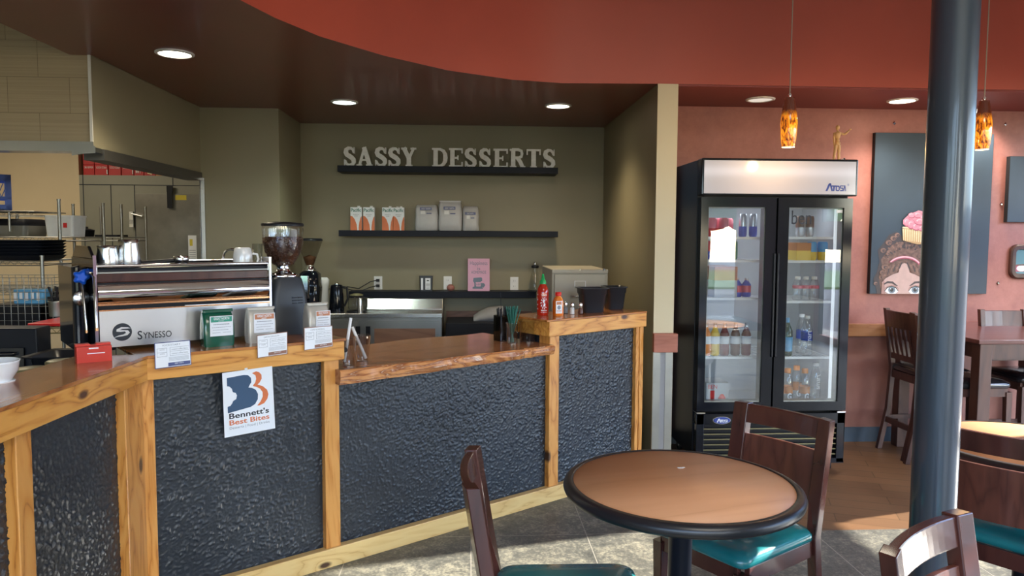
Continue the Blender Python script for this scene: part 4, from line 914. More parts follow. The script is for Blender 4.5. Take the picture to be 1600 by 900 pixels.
def card(corners, foot, label, title):
    q = [toC(P(x, y, pt=CO + CV * v, n=CV)) for (x, y), v in corners]
    Q = Quad(*q); b = MB()
    b.mat(1); b.hexa([Q.at(0, 0, 0), Q.at(1, 0, 0), Q.at(1, 1, 0), Q.at(0, 1, 0)], [Q.at(0, 0, .0012), Q.at(1, 0, .0012), Q.at(1, 1, .0012), Q.at(0, 1, .0012)])
    o = 0.0016; b.mat(0).rect(Q, .02, .98, .03, .97, o); b.mat(1).rect(Q, .36, .97, .05, .19, o + .0004)
    b.mat(2).text(Q, title, .22, .72, .84, .91, o + .0004)
    for z in (.76, .60, .44): b.rect(Q, .06, .33, z, z + .012, o + .0004)
    for z in (.77, .62, .45): b.rect(Q, .42, .95, z, z + .010, o + .0004)
    for x_ in (.06, .33, .42): b.rect(Q, x_, x_ + .008, .44, .77, o + .0004)
    for z in (.69, .53): b.text(Q, 'aroma', .14, .27, z, z + .04, o + .0004); 
    for z in (.67, .51): b.text(Q, 'roasted coffee beans', .46, .92, z, z + .06, o + .0004)
    for i in range(6): b.rect(Q, .38, .94, .25 + i*.028, .258 + i*.028, o + .0004)
    b.mat(3)
    b.text(Q, 'GREAT NORTH', .54, .78, .115, .165, o + .0008)
    oo = b.build('info_card', ['card_white', foot, 'ink_grey', 'paper_white'], loc=CO, rotz=CA); tag(oo, label, 'card'); return oo
V = -.034
card([((241, 536), -.030), ((297, 531), -.030), ((299, 570), V), ((242, 577), V)], 'card_navy', 'white info card with a navy border leaning on the rail, leftmost of the three', 'KICKSTART')
card([((401, 524), -.030), ((449, 518), -.030), ((449, 553), V), ((402, 560), V)], 'card_brown', 'white info card with a brown footer in front of the silver coffee bag', 'EARTH DRAGON')
card([((475, 512), -.030), ((519, 508.5), -.030), ((520, 541), V), ((475, 548), V)], 'card_brown', 'white info card with a brown footer in front of the folded beige bag', 'CAFE NORDEGG')
# poster taped to the stucco
q = [FC(347, 583, -.026), FC(425, 572, -.026), FC(430, 669, .022), FC(351, 684, .022)]
Q = Quad(*q); b = MB(); 
b.mat(0).hexa([Q.at(0, 0, 0), Q.at(1, 0, 0), Q.at(1, 1, 0), Q.at(0, 1, 0)], [Q.at(0, 0, .0008), Q.at(1, 0, .0008), Q.at(1, 1, .0008), Q.at(0, 1, .0008)])
def PX(pts): return [((x - 0) / 360., 1 - y / 498.) for x, y in pts]
navy = [(30, 42), (150, 36), (180, 42), (200, 65), (202, 100), (188, 122), (180, 138), (205, 145), (232, 165), (246, 200), (243, 240), (222, 275), (190, 292), (150, 297), (28, 312), (28, 262), (48, 258), (62, 238), (68, 224), (90, 212), (96, 185), (88, 165), (68, 155), (62, 128), (45, 108), (30, 104)]
oran = [(210, 32), (240, 22), (262, 32), (278, 55), (278, 85), (262, 112), (246, 126), (285, 146), (314, 178), (322, 215), (312, 250), (288, 280), (252, 292), (236, 290), (262, 262), (280, 225), (280, 190), (262, 160), (236, 142), (216, 134), (212, 128), (230, 108), (238, 80), (234, 52)]
b.mat(1).poly(Q, PX(navy), .0014); b.mat(2).poly(Q, PX(oran), .0014)
b.mat(4).text(Q, "Bennett's", .10, .89, .275, .365, .0014, .02); b.mat(2).text(Q, 'Best Bites', .10, .89, .175, .255, .0014, .02); b.mat(3).text(Q, 'Desserts | Food | Drinks', .10, .89, .10, .15, .0014)
po = b.build('paper_poster', ['paper_white', 'poster_navy', 'poster_orange', 'ink_grey', 'ink_dark'], loc=CO, rotz=CA)
tag(po, 'white paper poster with a navy and orange bitten B taped on the counter front', 'poster')
b = MB(); b.rect(Q, .44, .50, .985, 1.03, .0012)
b.build('tape', 'white_plastic', po)
# red card holder
p = P(148, 566, Z=BT)
t = thing('card_holder', 'bright red gift card box on the glossy bar top left of the espresso machine', 'card holder', (p.x, p.y, BT), R(33))
b = MB(); b.rbox(0, .03, 0, .058, .115, .06, .004); b.prism([(-.0575, .058), (.0575, .058), (.0575, .066), (.012, .066), (.008, .060), (-.008, .060), (-.012, .066), (-.0575, .066)], .028, .060, 'xz'); b.build('card_box', 'red_card', t)
b = MB(); q = Quad((-.057, -.0005, .058), (.057, -.0005, .058), (.057, -.0005, 0), (-.057, -.0005, 0)); b.rect(q, .30, .80, .55, .60); b.rect(q, .35, .62, .86, .93); b.build('printed_line', 'paper_white', t)
# bowl at the left edge, jars behind the counter
p = P(0, 597, Z=BT); b = MB(); b.lathe([(.045, 0), (.05, .005), (.068, .035), (.072, .062), (.0745, .068), (.069, .068), (.062, .035), (.04, .01), (.001, .008)], n=32)
b.lathe([(.058, -.0), (.06, .003), (.001, .0045)], n=30)
tag(b.build('serving_bowl', 'white_ceramic', loc=(p.x - .02, p.y, BT)), 'white ceramic bowl at the very left edge of the bar top', 'bowl')
for px, py, r, nm in ((50, 583, .060, 'steel lidded jar behind the bar top, right beside the white bowl'), (100, 570, .060, 'steel lidded jar behind the bar top, nearer the red box')):
    p = P(px, py, Z=1.02); t = thing('steel_jar', nm, 'jar', (p.x - .03, p.y + .05, .90))
    b = MB(); b.lathe([(r*.9, 0), (r, .01), (r, .115), (r*.98, .12)], n=26); b.build('jar_body', 'stainless', t)
    b = MB(); b.lathe([(r*1.04, .118), (r*1.04, .126), (r*.9, .131), (.012, .134), (.001, .134)], n=26); b.build('lid', 'grate_gold', t)
b = MB(); b.box(-2.32, -1.50, 1.6, 3.12, 0, .90); tag(b.build('under_counter', 'black_matte', bevel=.005), 'low black worktop unit behind the bar at the left edge', 'worktop')

# ================================================================ ON THE SLAB AND THE RAISED BAR
ZS = .92
def cup(px, py, r0, r1, h, z, name, label, cat, mat='clear_plastic', group=None):
    p = P(px, py, Z=z); b = MB(); b.lathe([(r0, 0), (r1, h), (r1*1.05, h), (r1*1.05, h + .003), (r1*.97, h + .002), (r0*.96, .003), (.001, .003)], n=28, cap=False)
    o = b.build(name, mat, loc=(p.x, p.y, z)); tag(o, label, cat, group); return o, p
o, p = cup(545, 571, .026, .036, .125, ZS, 'plastic_cup', 'clear plastic cup on the slab right against the end of the bar rail', 'cup')
o2, p2 = cup(566, 564, .028, .042, .125, ZS, 'plastic_cup', 'clear plastic cup standing on the slab with a straw leaning into it', 'cup')
cands = []
for (pa, za, pb, zb, yoff, nm) in (((572, 566), .935, (550, 511), 1.065, 0, 'white wide plastic straw leaning across the clear cup on the slab'), ((538, 565), .93, (548, 497), 1.09, 0, 'white wide plastic straw standing in the left clear cup by the rail')):
    base = p2 if pa[0] > 560 else p
    d0 = P(*pa, Y=base.y); d1 = P(*pb, Y=base.y); z0 = max(d0.z, ZS + .012); 
    b = MB(); b.cyl(Vector((d0.x, base.y, z0)), Vector((d1.x, base.y + .004, d1.z)), .0075, n=12, cap=False); b.cyl(Vector((d0.x, base.y, z0)), Vector((d1.x, base.y + .004, d1.z)), .0065, n=12, cap=False)
    tag(b.build('wide_straw', 'white_ceramic'), nm, 'straw')
b = MB(); b.loft([[(p.x - .01 + .012*math.cos(t), p.y - .040, 1.0 + .012*math.sin(t) + dz) for t in (2*math.pi*i/16 for i in range(16))] for dz in (0,)] * 1 + [[(p.x - .01 + .012*math.cos(t), p.y - .038, 1.0 + .012*math.sin(t)) for t in (2*math.pi*i/16 for i in range(16))]])
b.build('logo_ring', 'ink_dark', o); bpy.data.objects['logo_ring'].location = (-p.x, -p.y, -ZS)
# straws in a cup, dark caddy beside
o, p = cup(800, 536, .030, .036, .115, ZS, 'plastic_cup', 'clear cup holding a bunch of dark green straws on the slab', 'cup')
rs = random.Random(5)
for i in range(22):
    a = rs.uniform(0, 6.28); r = rs.uniform(.003, .022); tilt = rs.uniform(.10, .27) + (.05 if r > .015 else 0)
    x0, y0 = -r*math.cos(a)*.6, -r*math.sin(a)*.6; hh = rs.uniform(.195, .215)
    x1, y1 = x0 + math.cos(a)*tilt*hh*1.0, y0 + math.sin(a)*tilt*hh*.6
    b = MB(); b.cyl((p.x + x0, p.y + y0, ZS + .006), (p.x + x1, p.y + y1, ZS + hh), .0033, n=8)
    tag(b.build('drinking_straw', 'straw_green'), 'dark green drinking straw standing in the bunch in the clear cup', 'straw', 'green straws in the cup')
p = P(787, 533, Z=ZS)
t = thing('straw_caddy', 'tall dark smoked container packed with black stirrers beside the green straws', 'container', (p.x - .01, p.y + .03, ZS), CA)
b = MB(); b.rbox(0, 0, 0, .15, .075, .075, .01); b.build('case', 'dark_glass', t)
b = MB(); b.rbox(0, 0, .003, .14, .06, .06, .01)
for i in range(14): x_ = rs.uniform(-.03, .03); y_ = rs.uniform(-.03, .03); b.cyl((x_*.7, y_*.7, .01), (x_*1.2, y_*1.2, rs.uniform(.17, .20)), .004, n=6)
b.cyl((0, 0, .1), (-.01, 0, .28), .0015, n=6)
b.build('black_stirrers', 'black_plastic', t, kind='stuff')
o, p = cup(826, 533, .052, .058, .12, ZS, 'glass_jar', 'clear glass jar on the slab behind the end of the raised bar', 'jar', 'clear_glass')
# sauces and shakers
def spot(px, py): p = P(px, py, Z=BT); return (p.x, p.y, BT)
t = thing('sauce_bottle', 'tall red chilli sauce bottle with a green nozzle cap on the raised bar', 'sauce bottle', spot(848, 492), 0)
b = MB(); r = .036; b.lathe([(r*.9, 0), (r, .008), (r, .13), (r*.93, .155), (r*.6, .178), (r*.42, .186), (r*.42, .19)], n=30); b.build('bottle_body', 'sauce_red', t)
b = MB(); b.lathe([(r*.52, .186), (r*.52, .205), (r*.30, .212), (r*.16, .245), (.001, .246)], n=20); b.build('nozzle_cap', 'cap_green', t)
b = MB()
def wrap(b, pts, rad, z0, w_, h, ang0=0):            # lay a flat drawing (0..1) round a cylinder
    return [(rad*math.sin(ang0 + (x - .5)*w_/rad), -rad*math.cos(ang0 + (x - .5)*w_/rad), z0 + y*h) for x, y in pts]
def wtext(b, s_, rad, z0, w_, h, ang0=0, bold=0): vs, fs = T2(s_, bold); b.add(wrap(b, vs, rad, z0, w_, h, ang0), fs)
wtext(b, 'SRIRACHA', r + .0006, .026, .038, .008, .12, .02); wtext(b, 'HOT CHILI SAUCE', r + .0006, .016, .04, .004, .12, .01); wtext(b, 'TUONG OT', r + .0006, .118, .036, .007, .12, .02)
for a in range(9):                                     # ring of feather strokes round the emblem
    t0 = 2*math.pi*a/11 + .6; pts = [(.5 + .30*math.cos(t0), .5 + .34*math.sin(t0)), (.5 + .44*math.cos(t0 + .15), .5 + .48*math.sin(t0 + .15)), (.5 + .44*math.cos(t0 + .35), .5 + .48*math.sin(t0 + .35)), (.5 + .30*math.cos(t0 + .22), .5 + .34*math.sin(t0 + .22))]
    b.add(wrap(b, pts, r + .0006, .036, .05, .075, .12), [(0, 1, 2, 3)])
b.add(wrap(b, [(.42, .2), (.60, .25), (.66, .42), (.52, .55), (.60, .75), (.42, .82), (.32, .62), (.50, .45), (.40, .35)], r + .0006, .036, .05, .075, .12), [tuple(range(9))])
for a in (-1.2,):
    for z_ in (.12, .09, .06, .035): wtext(b, 'SAUCE', r + .0006, z_, .018, .008, a)
b.build('printed_label', 'paper_white', t)
t = thing('sauce_bottle', 'short orange hot sauce bottle with a red cap and white label', 'sauce bottle', spot(872, 493), CA*.5)
b = MB(); b.loft([rr(0, 0, z, w_, d_, .012, 4) for z, w_, d_ in ((0, .055, .045), (.006, .058, .048), (.085, .058, .048), (.105, .045, .04), (.115, .028, .028), (.122, .026, .026))]); b.build('bottle_body', 'sauce_orange', t)
b = MB(); b.lathe([(.018, .118), (.019, .122), (.018, .140), (.001, .141)], n=20); b.build('cap', 'cap_red', t)
q = Quad((-.026, -.0245, .088), (.014, -.0245, .088), (.014, -.0245, .015), (-.026, -.0245, .015)); b = MB(); b.mat(0).rect(q, 0, 1, 0, 1, .0005); b.mat(1).rect(q, .1, .9, .72, .95, .001); b.mat(2)
b.poly(q, [(.5 + .28*math.cos(2*math.pi*i/16), .48 + .17*math.sin(2*math.pi*i/16)) for i in range(16)], .001); b.mat(1)
for z in (.10, .2): b.rect(q, .12, .88, z, z + .04, .001)
b.build('label', ['paper_white', 'label_orange', 'ink_grey'], t)
for px, mt, nm in ((885, 'ink_grey', 'glass pepper shaker half hidden behind the orange sauce bottle'), (894, 'white_plastic', 'glass salt shaker filled with white salt, in the middle of three shakers'), (907, 'drink_brown', 'glass pepper shaker next to the black tubs')):
    yo = .045 if px == 885 else 0
    sp_ = spot(px, 491); t = thing('table_shaker', nm, 'shaker', (sp_[0], sp_[1] + yo, BT))
    b = MB(); b.lathe([(.016, 0), (.018, .004), (.012, .05), (.012, .054)], n=10); b.build('glass_body', 'clear_glass', t)
    b = MB(); b.lathe([(.0145, .002), (.0155, .006), (.012, .040), (.001, .041)], n=10); b.build('filling', mt, t)
    b = MB(); b.lathe([(.0125, .052), (.0130, .062), (.010, .070), (.001, .071)], n=14); b.build('cap', 'chrome', t)
for px, py, w_, h, nm in ((927, 489, .165, .150, 'larger black plastic tub beside the shakers on the raised bar'), (962, 484, .13, .145, 'black plastic tub at the right, by the olive wall')):
    p = P(px, py, Z=BT); k = .80
    t = thing('food_tub', nm, 'tub', (p.x, p.y + .06, BT), CA - .5, 'black tubs on the raised bar')
    b = MB(); wd = w_; b.loft([rr(0, 0, z, wd*a, .15*a, .022, 4) for z, a in ((0, .74), (.006, .78), (h*.75, .92), (h*.76, .97), (h*.97, 1.0), (h, 1.12), (h + .004, 1.12), (h + .003, .97), (h*.6, .88), (.01, .74))], True); b.build('tub_body', 'tub_plastic', t)

# ================================================================ BACK OF THE ALCOVE
def shelf(y0, pts, label, th_px):
    (xa, ya), (xb, yb) = pts; a = P(xa, ya, Y=y0); c = P(xb, yb, Y=y0); z = (a.z + c.z) / 2
    b = MB(); b.box(a.x, c.x, y0, YB, z - th_px, z); tag(b.build('wall_shelf', 'shelf_black', bevel=.002), label, 'shelf', 'black shelves on the alcove wall'); return z
SY = 6.25
z1 = shelf(SY, ((527, 258), (872, 262)), 'top black wall shelf carrying the white letters', .052)
z2 = shelf(SY, ((529, 359), (872, 362)), 'middle black wall shelf with cartons and coffee bags', .050)
z3 = shelf(SY + .05, ((545, 455), (838, 456)), 'lowest black wall shelf above the steel prep counter', .055)
# letters: flat board letters with slab feet
def letter(ch, x0, x1, h, label):
    w_ = x1 - x0; b = MB(); y0, y1 = 0, .022; T = .24 * w_ / .8
    if ch == 'S':
        S = [(.80, .70), (.76, .86), (.60, .94), (.40, .94), (.22, .86), (.18, .72), (.26, .60), (.45, .53), (.64, .45), (.80, .34), (.82, .20), (.72, .09), (.50, .055), (.30, .08), (.18, .18), (.14, .30)]
        b.stroke([(x*w_, z*h) for x, z in S], [.08*h, .13*h, .15*h, .18*h, .22*h, .24*h, .25*h, .25*h, .25*h, .24*h, .22*h, .18*h, .14*h, .13*h, .11*h, .08*h], y0, y1)
        b.box(.82*w_, .92*w_, y0 - .004, y1, .66*h, .99*h); b.box(.03*w_, .13*w_, y0 - .004, y1, 0, .34*h)
    else:
        s = .13*h; f = .10*h
        def st(*pts, t=s): b.stroke([(x*w_, z*h) for x, z in pts], t * 1.22, y0, y1)
        def foot(a, c, z): b.box(a*w_, c*w_, y0 - .004, y1, z*h, z*h + f)
        if ch == 'A': st((.16, 0), (.50, 1), t=.11*h); st((.46, 1), (.82, 0), t=.19*h); st((.28, .33), (.70, .33), t=.08*h); foot(0, .34, 0); foot(.58, 1, 0)
        if ch == 'Y': st((.16, 1), (.50, .45), t=.19*h); st((.84, 1), (.52, .45), t=.11*h); st((.5, .5), (.5, 0), t=.19*h); foot(.0, .38, .90); foot(.62, 1, .90); foot(.28, .74, 0)
        if ch == 'D':
            st((.22, 0), (.22, 1), t=.19*h); b.stroke([(x*w_, z*h) for x, z in ((.15, .94), (.5, .94), (.70, .85), (.80, .68), (.82, .5), (.80, .32), (.70, .15), (.5, .06), (.15, .06))], [.12*h, .13*h, .17*h, .22*h, .24*h, .22*h, .17*h, .13*h, .12*h], y0, y1); foot(0, .4, 0); foot(0, .4, .90)
        if ch == 'E': st((.24, 0), (.24, 1), t=.19*h); foot(0, .95, .90); foot(0, .95, 0); st((.24, .5), (.62, .5), t=.08*h); b.box(.86*w_, .96*w_, y0 - .0045, y1, .74*h, h); b.box(.86*w_, .96*w_, y0 - .0045, y1, 0, .28*h); b.box(.58*w_, .66*w_, y0 - .0045, y1, .38*h, .62*h)
        if ch == 'R': st((.22, 0), (.22, 1), t=.19*h); st((.15, .965), (.55, .965), (.74, .90), (.78, .75), (.74, .60), (.55, .53), (.22, .53), t=.12*h); st((.5, .52), (.68, .30), (.82, .03), t=.17*h); foot(0, .42, 0); foot(0, .3, .90); foot(.68, 1, 0)
        if ch == 'T': st((.5, 0), (.5, 1), t=.20*h); foot(.03, .97, .90); b.box(.03*w_, .12*w_, y0 - .0045, y1, .70*h, h); b.box(.88*w_, .97*w_, y0 - .0045, y1, .70*h, h); foot(.28, .72, 0)
    o = b.build('shelf_letter', 'letter_white', loc=(x0, SY + .06, z1)); tag(o, label, 'letter', 'white letters on the top shelf')
sp = [('S', 537, 556, 'white letter S, first letter at the left end of the top shelf'), ('A', 557, 582.5, 'white letter A, second letter on the top shelf'), ('S', 585.5, 605, 'white letter S just right of the A on the top shelf'), ('S', 606.5, 626, 'white letter S just left of the Y on the top shelf'), ('Y', 627, 650.5, 'white letter Y ending the first word on the top shelf'),
      ('D', 675, 700.5, 'white letter D beginning the second word on the top shelf'), ('E', 701.5, 724, 'white letter E right after the D on the top shelf'), ('S', 726, 745, 'white letter S right after the first E of the second word'), ('S', 748.5, 767.5, 'white letter S just left of the second E on the top shelf'), ('E', 771, 794.5, 'white letter E just left of the R on the top shelf'),
      ('R', 796.5, 821, 'white letter R left of the T on the top shelf'), ('T', 822, 845.5, 'white letter T, next to last on the top shelf'), ('S', 848.5, 868, 'white letter S, last letter at the right end of the top shelf')]
for ch, a, c, lb in sp: letter(ch, P(a, 250, Y=SY+.06).x, P(c, 250, Y=SY+.06).x, .158, lb)
# cartons
def carton():
    t = thing('milk_carton', 'x', 'carton', (0, 0, z2), 0, 'plant milk cartons on the middle shelf'); w_, d, h = .095, .065, .195
    b = MB(); b.box(-w_/2, w_/2, -d/2, d/2, 0, h); b.build('carton_body', 'paper_white', t, bevel=.002)
    q = Quad((-w_/2, -d/2 - .0006, h), (w_/2, -d/2 - .0006, h), (w_/2, -d/2 - .0006, 0), (-w_/2, -d/2 - .0006, 0))
    b = MB(); b.mat(0).poly(q, [(0, .62), (.18, .60), (.38, .48), (.55, .25), (.60, .05), (.60, .0), (0, 0)], .0008); b.poly(q, [(1, .62), (.9, .55), (.78, .35), (.72, .12), (.72, .0), (1, 0)], .0008)
    b.mat(1).text(q, 'Pacific', .06, .94, .80, .95, .0012, .02); b.mat(2).text(q, 'BARISTA', .25, .75, .665, .70, .0012); b.text(q, 'oat', .35, .65, .60, .64, .0012); b.build('carton_print', ['poster_orange', 'label_teal', 'ink_grey'], t)
    b = MB(); b.cyl((.018, .0, h), (.018, .0, h + .012), .013, n=14); b.build('cap', 'white_plastic', t); return t
c0 = carton()
for i, (px, lb) in enumerate(((556.5, 'white and orange plant milk carton, leftmost on the middle shelf'), (576.5, 'white and orange plant milk carton, second from the left on the middle shelf'), (606, 'white and orange plant milk carton, third from the left on the middle shelf'), (623, 'white and orange plant milk carton nearest the grey coffee bags'))):
    c = c0 if i == 0 else dup(c0); c.location = (P(px, 350, Y=SY+.10).x, SY + .13, z2); c['label'] = lb
c = dup(c0, label='white and orange plant milk carton standing behind the two right-hand cartons'); c.location = (P(618, 350, Y=SY+.18).x, SY + .205, z2)
for px, w_, h, top_, lb in ((666.5, .195, .218, False, 'left grey coffee bag on the middle shelf, plain rounded top'), (703.5, .200, .255, True, 'tallest grey coffee bag with a rolled top on the middle shelf'), (735.5, .140, .210, False, 'smallest grey coffee bag, rightmost on the middle shelf')):
    x = P(px, 350, Y=SY+.08).x; t = thing('coffee_bag', lb, 'coffee bag', (x, SY + .13, z2), 0)
    b = MB(); rings = [[(a + .003*math.sin(9*zz/h + a*30), c_, zz) for a, c_, zz in rr(0, 0, z*h, w_*k, .11*kd, .025, 4)] for z, k, kd in ((0, .92, .9), (.03, .98, 1), (.3, 1.0, 1.05), (.6, .97, 1), (.85, .96, .85), (.95, .92, .55), (1, .84 if not top_ else .9, .25))]
    b.loft(rings); b.build('pouch', 'bag_grey', t)
    if top_: b = MB(); b.rbox(0, -.005, h*.955, h*1.0, w_*.94, .05, .012); b.build('rolled_top', 'bag_grey', t)
    q = Quad((-w_/2, -.0605, h), (w_/2, -.0605, h), (w_/2, -.0605, 0), (-w_/2, -.0605, 0))
    tb = .90 if not top_ else .80
    if px > 730: tb = .75
    b = MB(); b.mat(0).rect(q, .22 if px < 730 else .15, .72 if px < 730 else .80, tb - .10, tb, .0008); b.rect(q, .50, .72, tb - .25, tb - .21, .0008); b.mat(1).text(q, 'GREAT NORTH', .27, .67, tb - .08, tb - .025, .0012); b.rect(q, .25, .45, tb - .26, tb - .13, .0006)
    b.build('label', ['card_navy', 'white_plastic'], t)
# lowest shelf
x = P(665.5, 440, Y=6.35).x; t = thing('tea_packet', 'small black packet with a white label on the lowest shelf', 'packet', (x, 6.38, z3))
b = MB(); b.rbox(0, 0, 0, .13, .105, .05, .005, .115, .03); b.build('packet_body', 'black_plastic', t); q = Quad((-.055, -.026, .13), (.055, -.026, .13), (.055, -.026, 0), (-.055, -.026, 0))
b = MB(); b.mat(0).rect(q, .12, .28, .08, .85, .002); b.rect(q, .45, .85, .1, .85, .002); b.mat(1).rect(q, .56, .74, .66, .72, .0025)
for i in range(5): b.rect(q, .5, .8, .18 + i*.08, .20 + i*.08, .0025)
b.build('label', ['paper_white', 'ink_dark'], t)
x = P(704, 450, Y=6.35).x; b = MB(); b.ball((0, 0, .028), (.034, .03, .028), 18, 10); b.lathe([(.012, .05), (.02, .056), (.016, .05)], n=14)
tag(b.build('stone_ornament', 'pink_stone', loc=(x, 6.36, z3)), 'small round pinkish brown stone ornament on the lowest shelf', 'ornament')
a = P(731, 404, Y=6.40); c = P(765, 454, Y=6.36); 
Q = Quad((a.x, 6.40, a.z), (c.x, 6.40, a.z), (c.x, 6.36, z3), (a.x, 6.36, z3)); b = MB()
b.mat(0).hexa([Q.at(0, 0, 0), Q.at(1, 0, 0), Q.at(1, 1, 0), Q.at(0, 1, 0)], [Q.at(0, 0, .006), Q.at(1, 0, .006), Q.at(1, 1, .006), Q.at(0, 1, .006)])
b.mat(1).text(Q, 'Happiness', .10, .90, .76, .92, .007); b.text(Q, 'is', .43, .57, .65, .73, .007); b.text(Q, 'HOMEMADE', .16, .84, .53, .62, .007)
mixer = [(.22, .07), (.22, .12), (.30, .14), (.30, .24), (.24, .30), (.26, .40), (.62, .42), (.66, .38), (.66, .31), (.60, .30), (.60, .25), (.74, .24), (.80, .18), (.72, .10), (.66, .12), (.70, .07)]
b.poly(Q, mixer, .007); b.mat(0).poly(Q, [(.38, .14), (.58, .14), (.62, .27), (.36, .27)], .0075); b.mat(1).text(Q, 'A&P', .38, .60, .17, .24, .008)
tag(b.build('pink_sign', ['pink_sign', 'sign_slate']), 'small pink sign with a stand mixer drawing leaning on the lowest shelf', 'sign')
x = P(836, 430, Y=6.36).x; t = thing('glass_carafe', 'clear glass carafe with a dark stopper at the right end of the lowest shelf', 'carafe', (x, 6.36, z3))
b = MB(); b.lathe([(.055, .008), (.058, .02), (.05, .08), (.03, .15), (.022, .19), (.026, .215)], n=26, cap=False); b.build('carafe_body', 'clear_glass', t)
b = MB(); b.lathe([(.03, .20), (.034, .212), (.03, .222), (.018, .225)], n=20); b.build('collar', 'black_plastic', t)
b = MB(); b.lathe([(.012, .222), (.014, .235), (.012, .25), (.001, .251)], n=14); b.build('stopper', 'chrome', t)
b = MB(); b.lathe([(.085, 0), (.088, .004), (.001, .006)], n=26); b.build('saucer', 'black_plastic', t)
for px, py, lb, plug in ((591, 442, 'white wall outlet with two black plugs in it', 1), (699.5, 442, 'white wall outlet behind the round stone ornament', 0), (803.5, 443, 'white wall outlet right of the pink sign', 0)):
    p = P(px, py, Y=YB); t = thing('wall_outlet', lb, 'outlet', (p.x, YB, p.z), 0, 'white wall outlets')
    b = MB(); b.box(-.036, .036, -.006, 0, -.058, .058); b.build('cover_plate', 'white_plastic', t, bevel=.002)
    for s in (-1, 1):
        b = MB(); b.rbox(0, s*.024, -.0, .002, .032, .034, .01); oo = b.build('socket', 'white_plastic', t); oo.rotation_euler = (math.pi/2, 0, 0); oo.location = (0, -.006, 0)
        b = MB(); 
        for k in (-.007, .006): b.box(k, k + .0018, -.0088, -.0082, s*.024 - .006, s*.024 + .006)
        b.build('slot', 'ink_dark', t)
    if plug: PLUG = p
for s, dx, lb in ((1, .28, 'upper black plug and cord in the left outlet, running down to the left'), (-1, .36, 'lower black plug and cord in the left outlet, running down to the left')):
    x0, z0 = PLUG.x, PLUG.z + s*.024
    b = MB(); b.rbox(x0, 0, 0, 1, .03, .03, .01) if False else None
    b.box(x0 - .014, x0 + .014, YB - .04, YB - .0092, z0 - .012, z0 + .012)
    b.tube([(x0 - .01, YB - .03, z0), (x0 - .06, YB - .05, z0 - .01), (x0 - .16, YB - .06, z0 - .05 - .02*(s > 0)), (x0 - dx + .02, YB - .05, z3 + .03), (x0 - dx - .06, YB - .06, z3 + .008)], .004, 8)
    tag(b.build('power_cord', 'black_plastic'), lb, 'power cord')
# steel prep counter
xa, xb = XA + .006, P(690, 490, Y=5.90).x
pc_ = thing('prep_counter', 'stainless steel undercounter fridge with a raised back edge in the alcove', 'prep counter', (0, 0, 0))
b = MB(); b.box(xa, xb, 5.93, 6.49, .12, ZCN - .035); b.build('body', 'stainless_dull', pc_)
b = MB(); b.box(xa, xb + .005, 5.90, 6.49, ZCN - .035, ZCN); b.build('worktop', 'stainless', pc_, bevel=.003)
zs_ = P(640, 466, Y=6.25).z
xs = P(572, 470, Y=6.2).x
b = MB(); b.hexa([(xs, 6.20, ZCN), (xb, 6.20, ZCN), (xb, 6.49, ZCN), (xs, 6.49, ZCN)], [(xs, 6.26, zs_), (xb, 6.26, zs_), (xb, 6.49, zs_), (xs, 6.49, zs_)]); b.build('raised_back', 'stainless', pc_, bevel=.008)
for px0, px1 in ((520, 560), (573, 686)):
    x0, x1 = P(px0, 520, Y=5.9).x, P(px1, 520, Y=5.9).x; x0 = x0 if px0 > 530 else xa + .01
    b = MB(); b.box(x0, x1, 5.90, 5.93, .15, ZCN - .06); d = b.build('door', 'stainless_dull', pc_)
    hx = x1 - .02 if px0 < 530 else x0 - .005
    b = MB(); b.box(hx, hx + .035, 5.885, 5.90, .5, ZCN - .10); b.build('handle', 'black_plastic', d)
    b = MB(); b.box(x0 + .06, x1 - .03, 5.898, 5.9, .20, ZCN - .12); b.build('door_reflection', 'brown_backsplash', d)  # brown sheet stands in for the reflection in the steel door
for x in (xa + .05, xb - .05):
    for y in (5.98, 6.42): b = MB(); b.cyl((x, y, 0), (x, y, .12), .02); b.build('foot', 'stainless', pc_)
# things on the prep counter
x = back(526, 6.1); t = thing('electric_kettle', 'tall black kettle on the back counter beside the smaller grinder', 'kettle', (x, 6.1, ZCN), 0)
b = MB(); b.lathe([(.06, 0), (.062, .02), (.056, .12), (.050, .20), (.046, .215), (.001, .222)], n=24); b.build('kettle_body', 'black_gloss', t)
b = MB(); b.tube([(.045, 0, .20), (.085, 0, .195), (.09, 0, .10), (.062, 0, .04)], .009, 8); b.build('handle', 'black_plastic', t)
b = MB(); b.lathe([(.02, .218), (.02, .232), (.001, .234)], n=14); b.build('lid_knob', 'chrome', t)
x = back(505, 6.2); b = MB(); b.lathe([(.04, 0), (.045, .02), (.04, .16), (.045, .21), (.048, .25), (.03, .27), (.001, .272)], n=20)
tag(b.build('white_shaker', 'white_plastic', loc=(x, 6.22, ZCN)), 'pale cloudy container behind the black kettle', 'container')
x = back(557, 6.05); t = thing('coffee_server', 'glass coffee server with a steel frame and lid on the back counter', 'coffee server', (x, 6.05, ZCN))
b = MB(); b.lathe([(.055, .01), (.068, .03), (.068, .09), (.05, .135)], n=26, cap=False); b.build('glass_body', 'clear_glass', t)
b = MB(); b.lathe([(.052, .132), (.055, .14), (.02, .15), (.001, .15)], n=22); b.build('lid', 'grate_gold', t)
b = MB(); b.tube([(.05, 0, .12), (.10, 0, .11), (.10, 0, .05), (.066, 0, .04)], .006, 8); b.build('handle', 'clear_glass', t)
b = MB(); b.lathe([(.08, 0), (.08, .008), (.001, .01)], n=24); b.build('base', 'black_plastic', t)
b = MB(); b.lathe([(.022, 0), (.022, .085), (.018, .105), (.018, .118), (.001, .12)], n=18)
tag(b.build('steel_shaker', 'stainless', loc=(back(563, 5.97), 5.96, ZCN)), 'small brushed steel dispenser in front of the glass coffee server', 'dispenser')
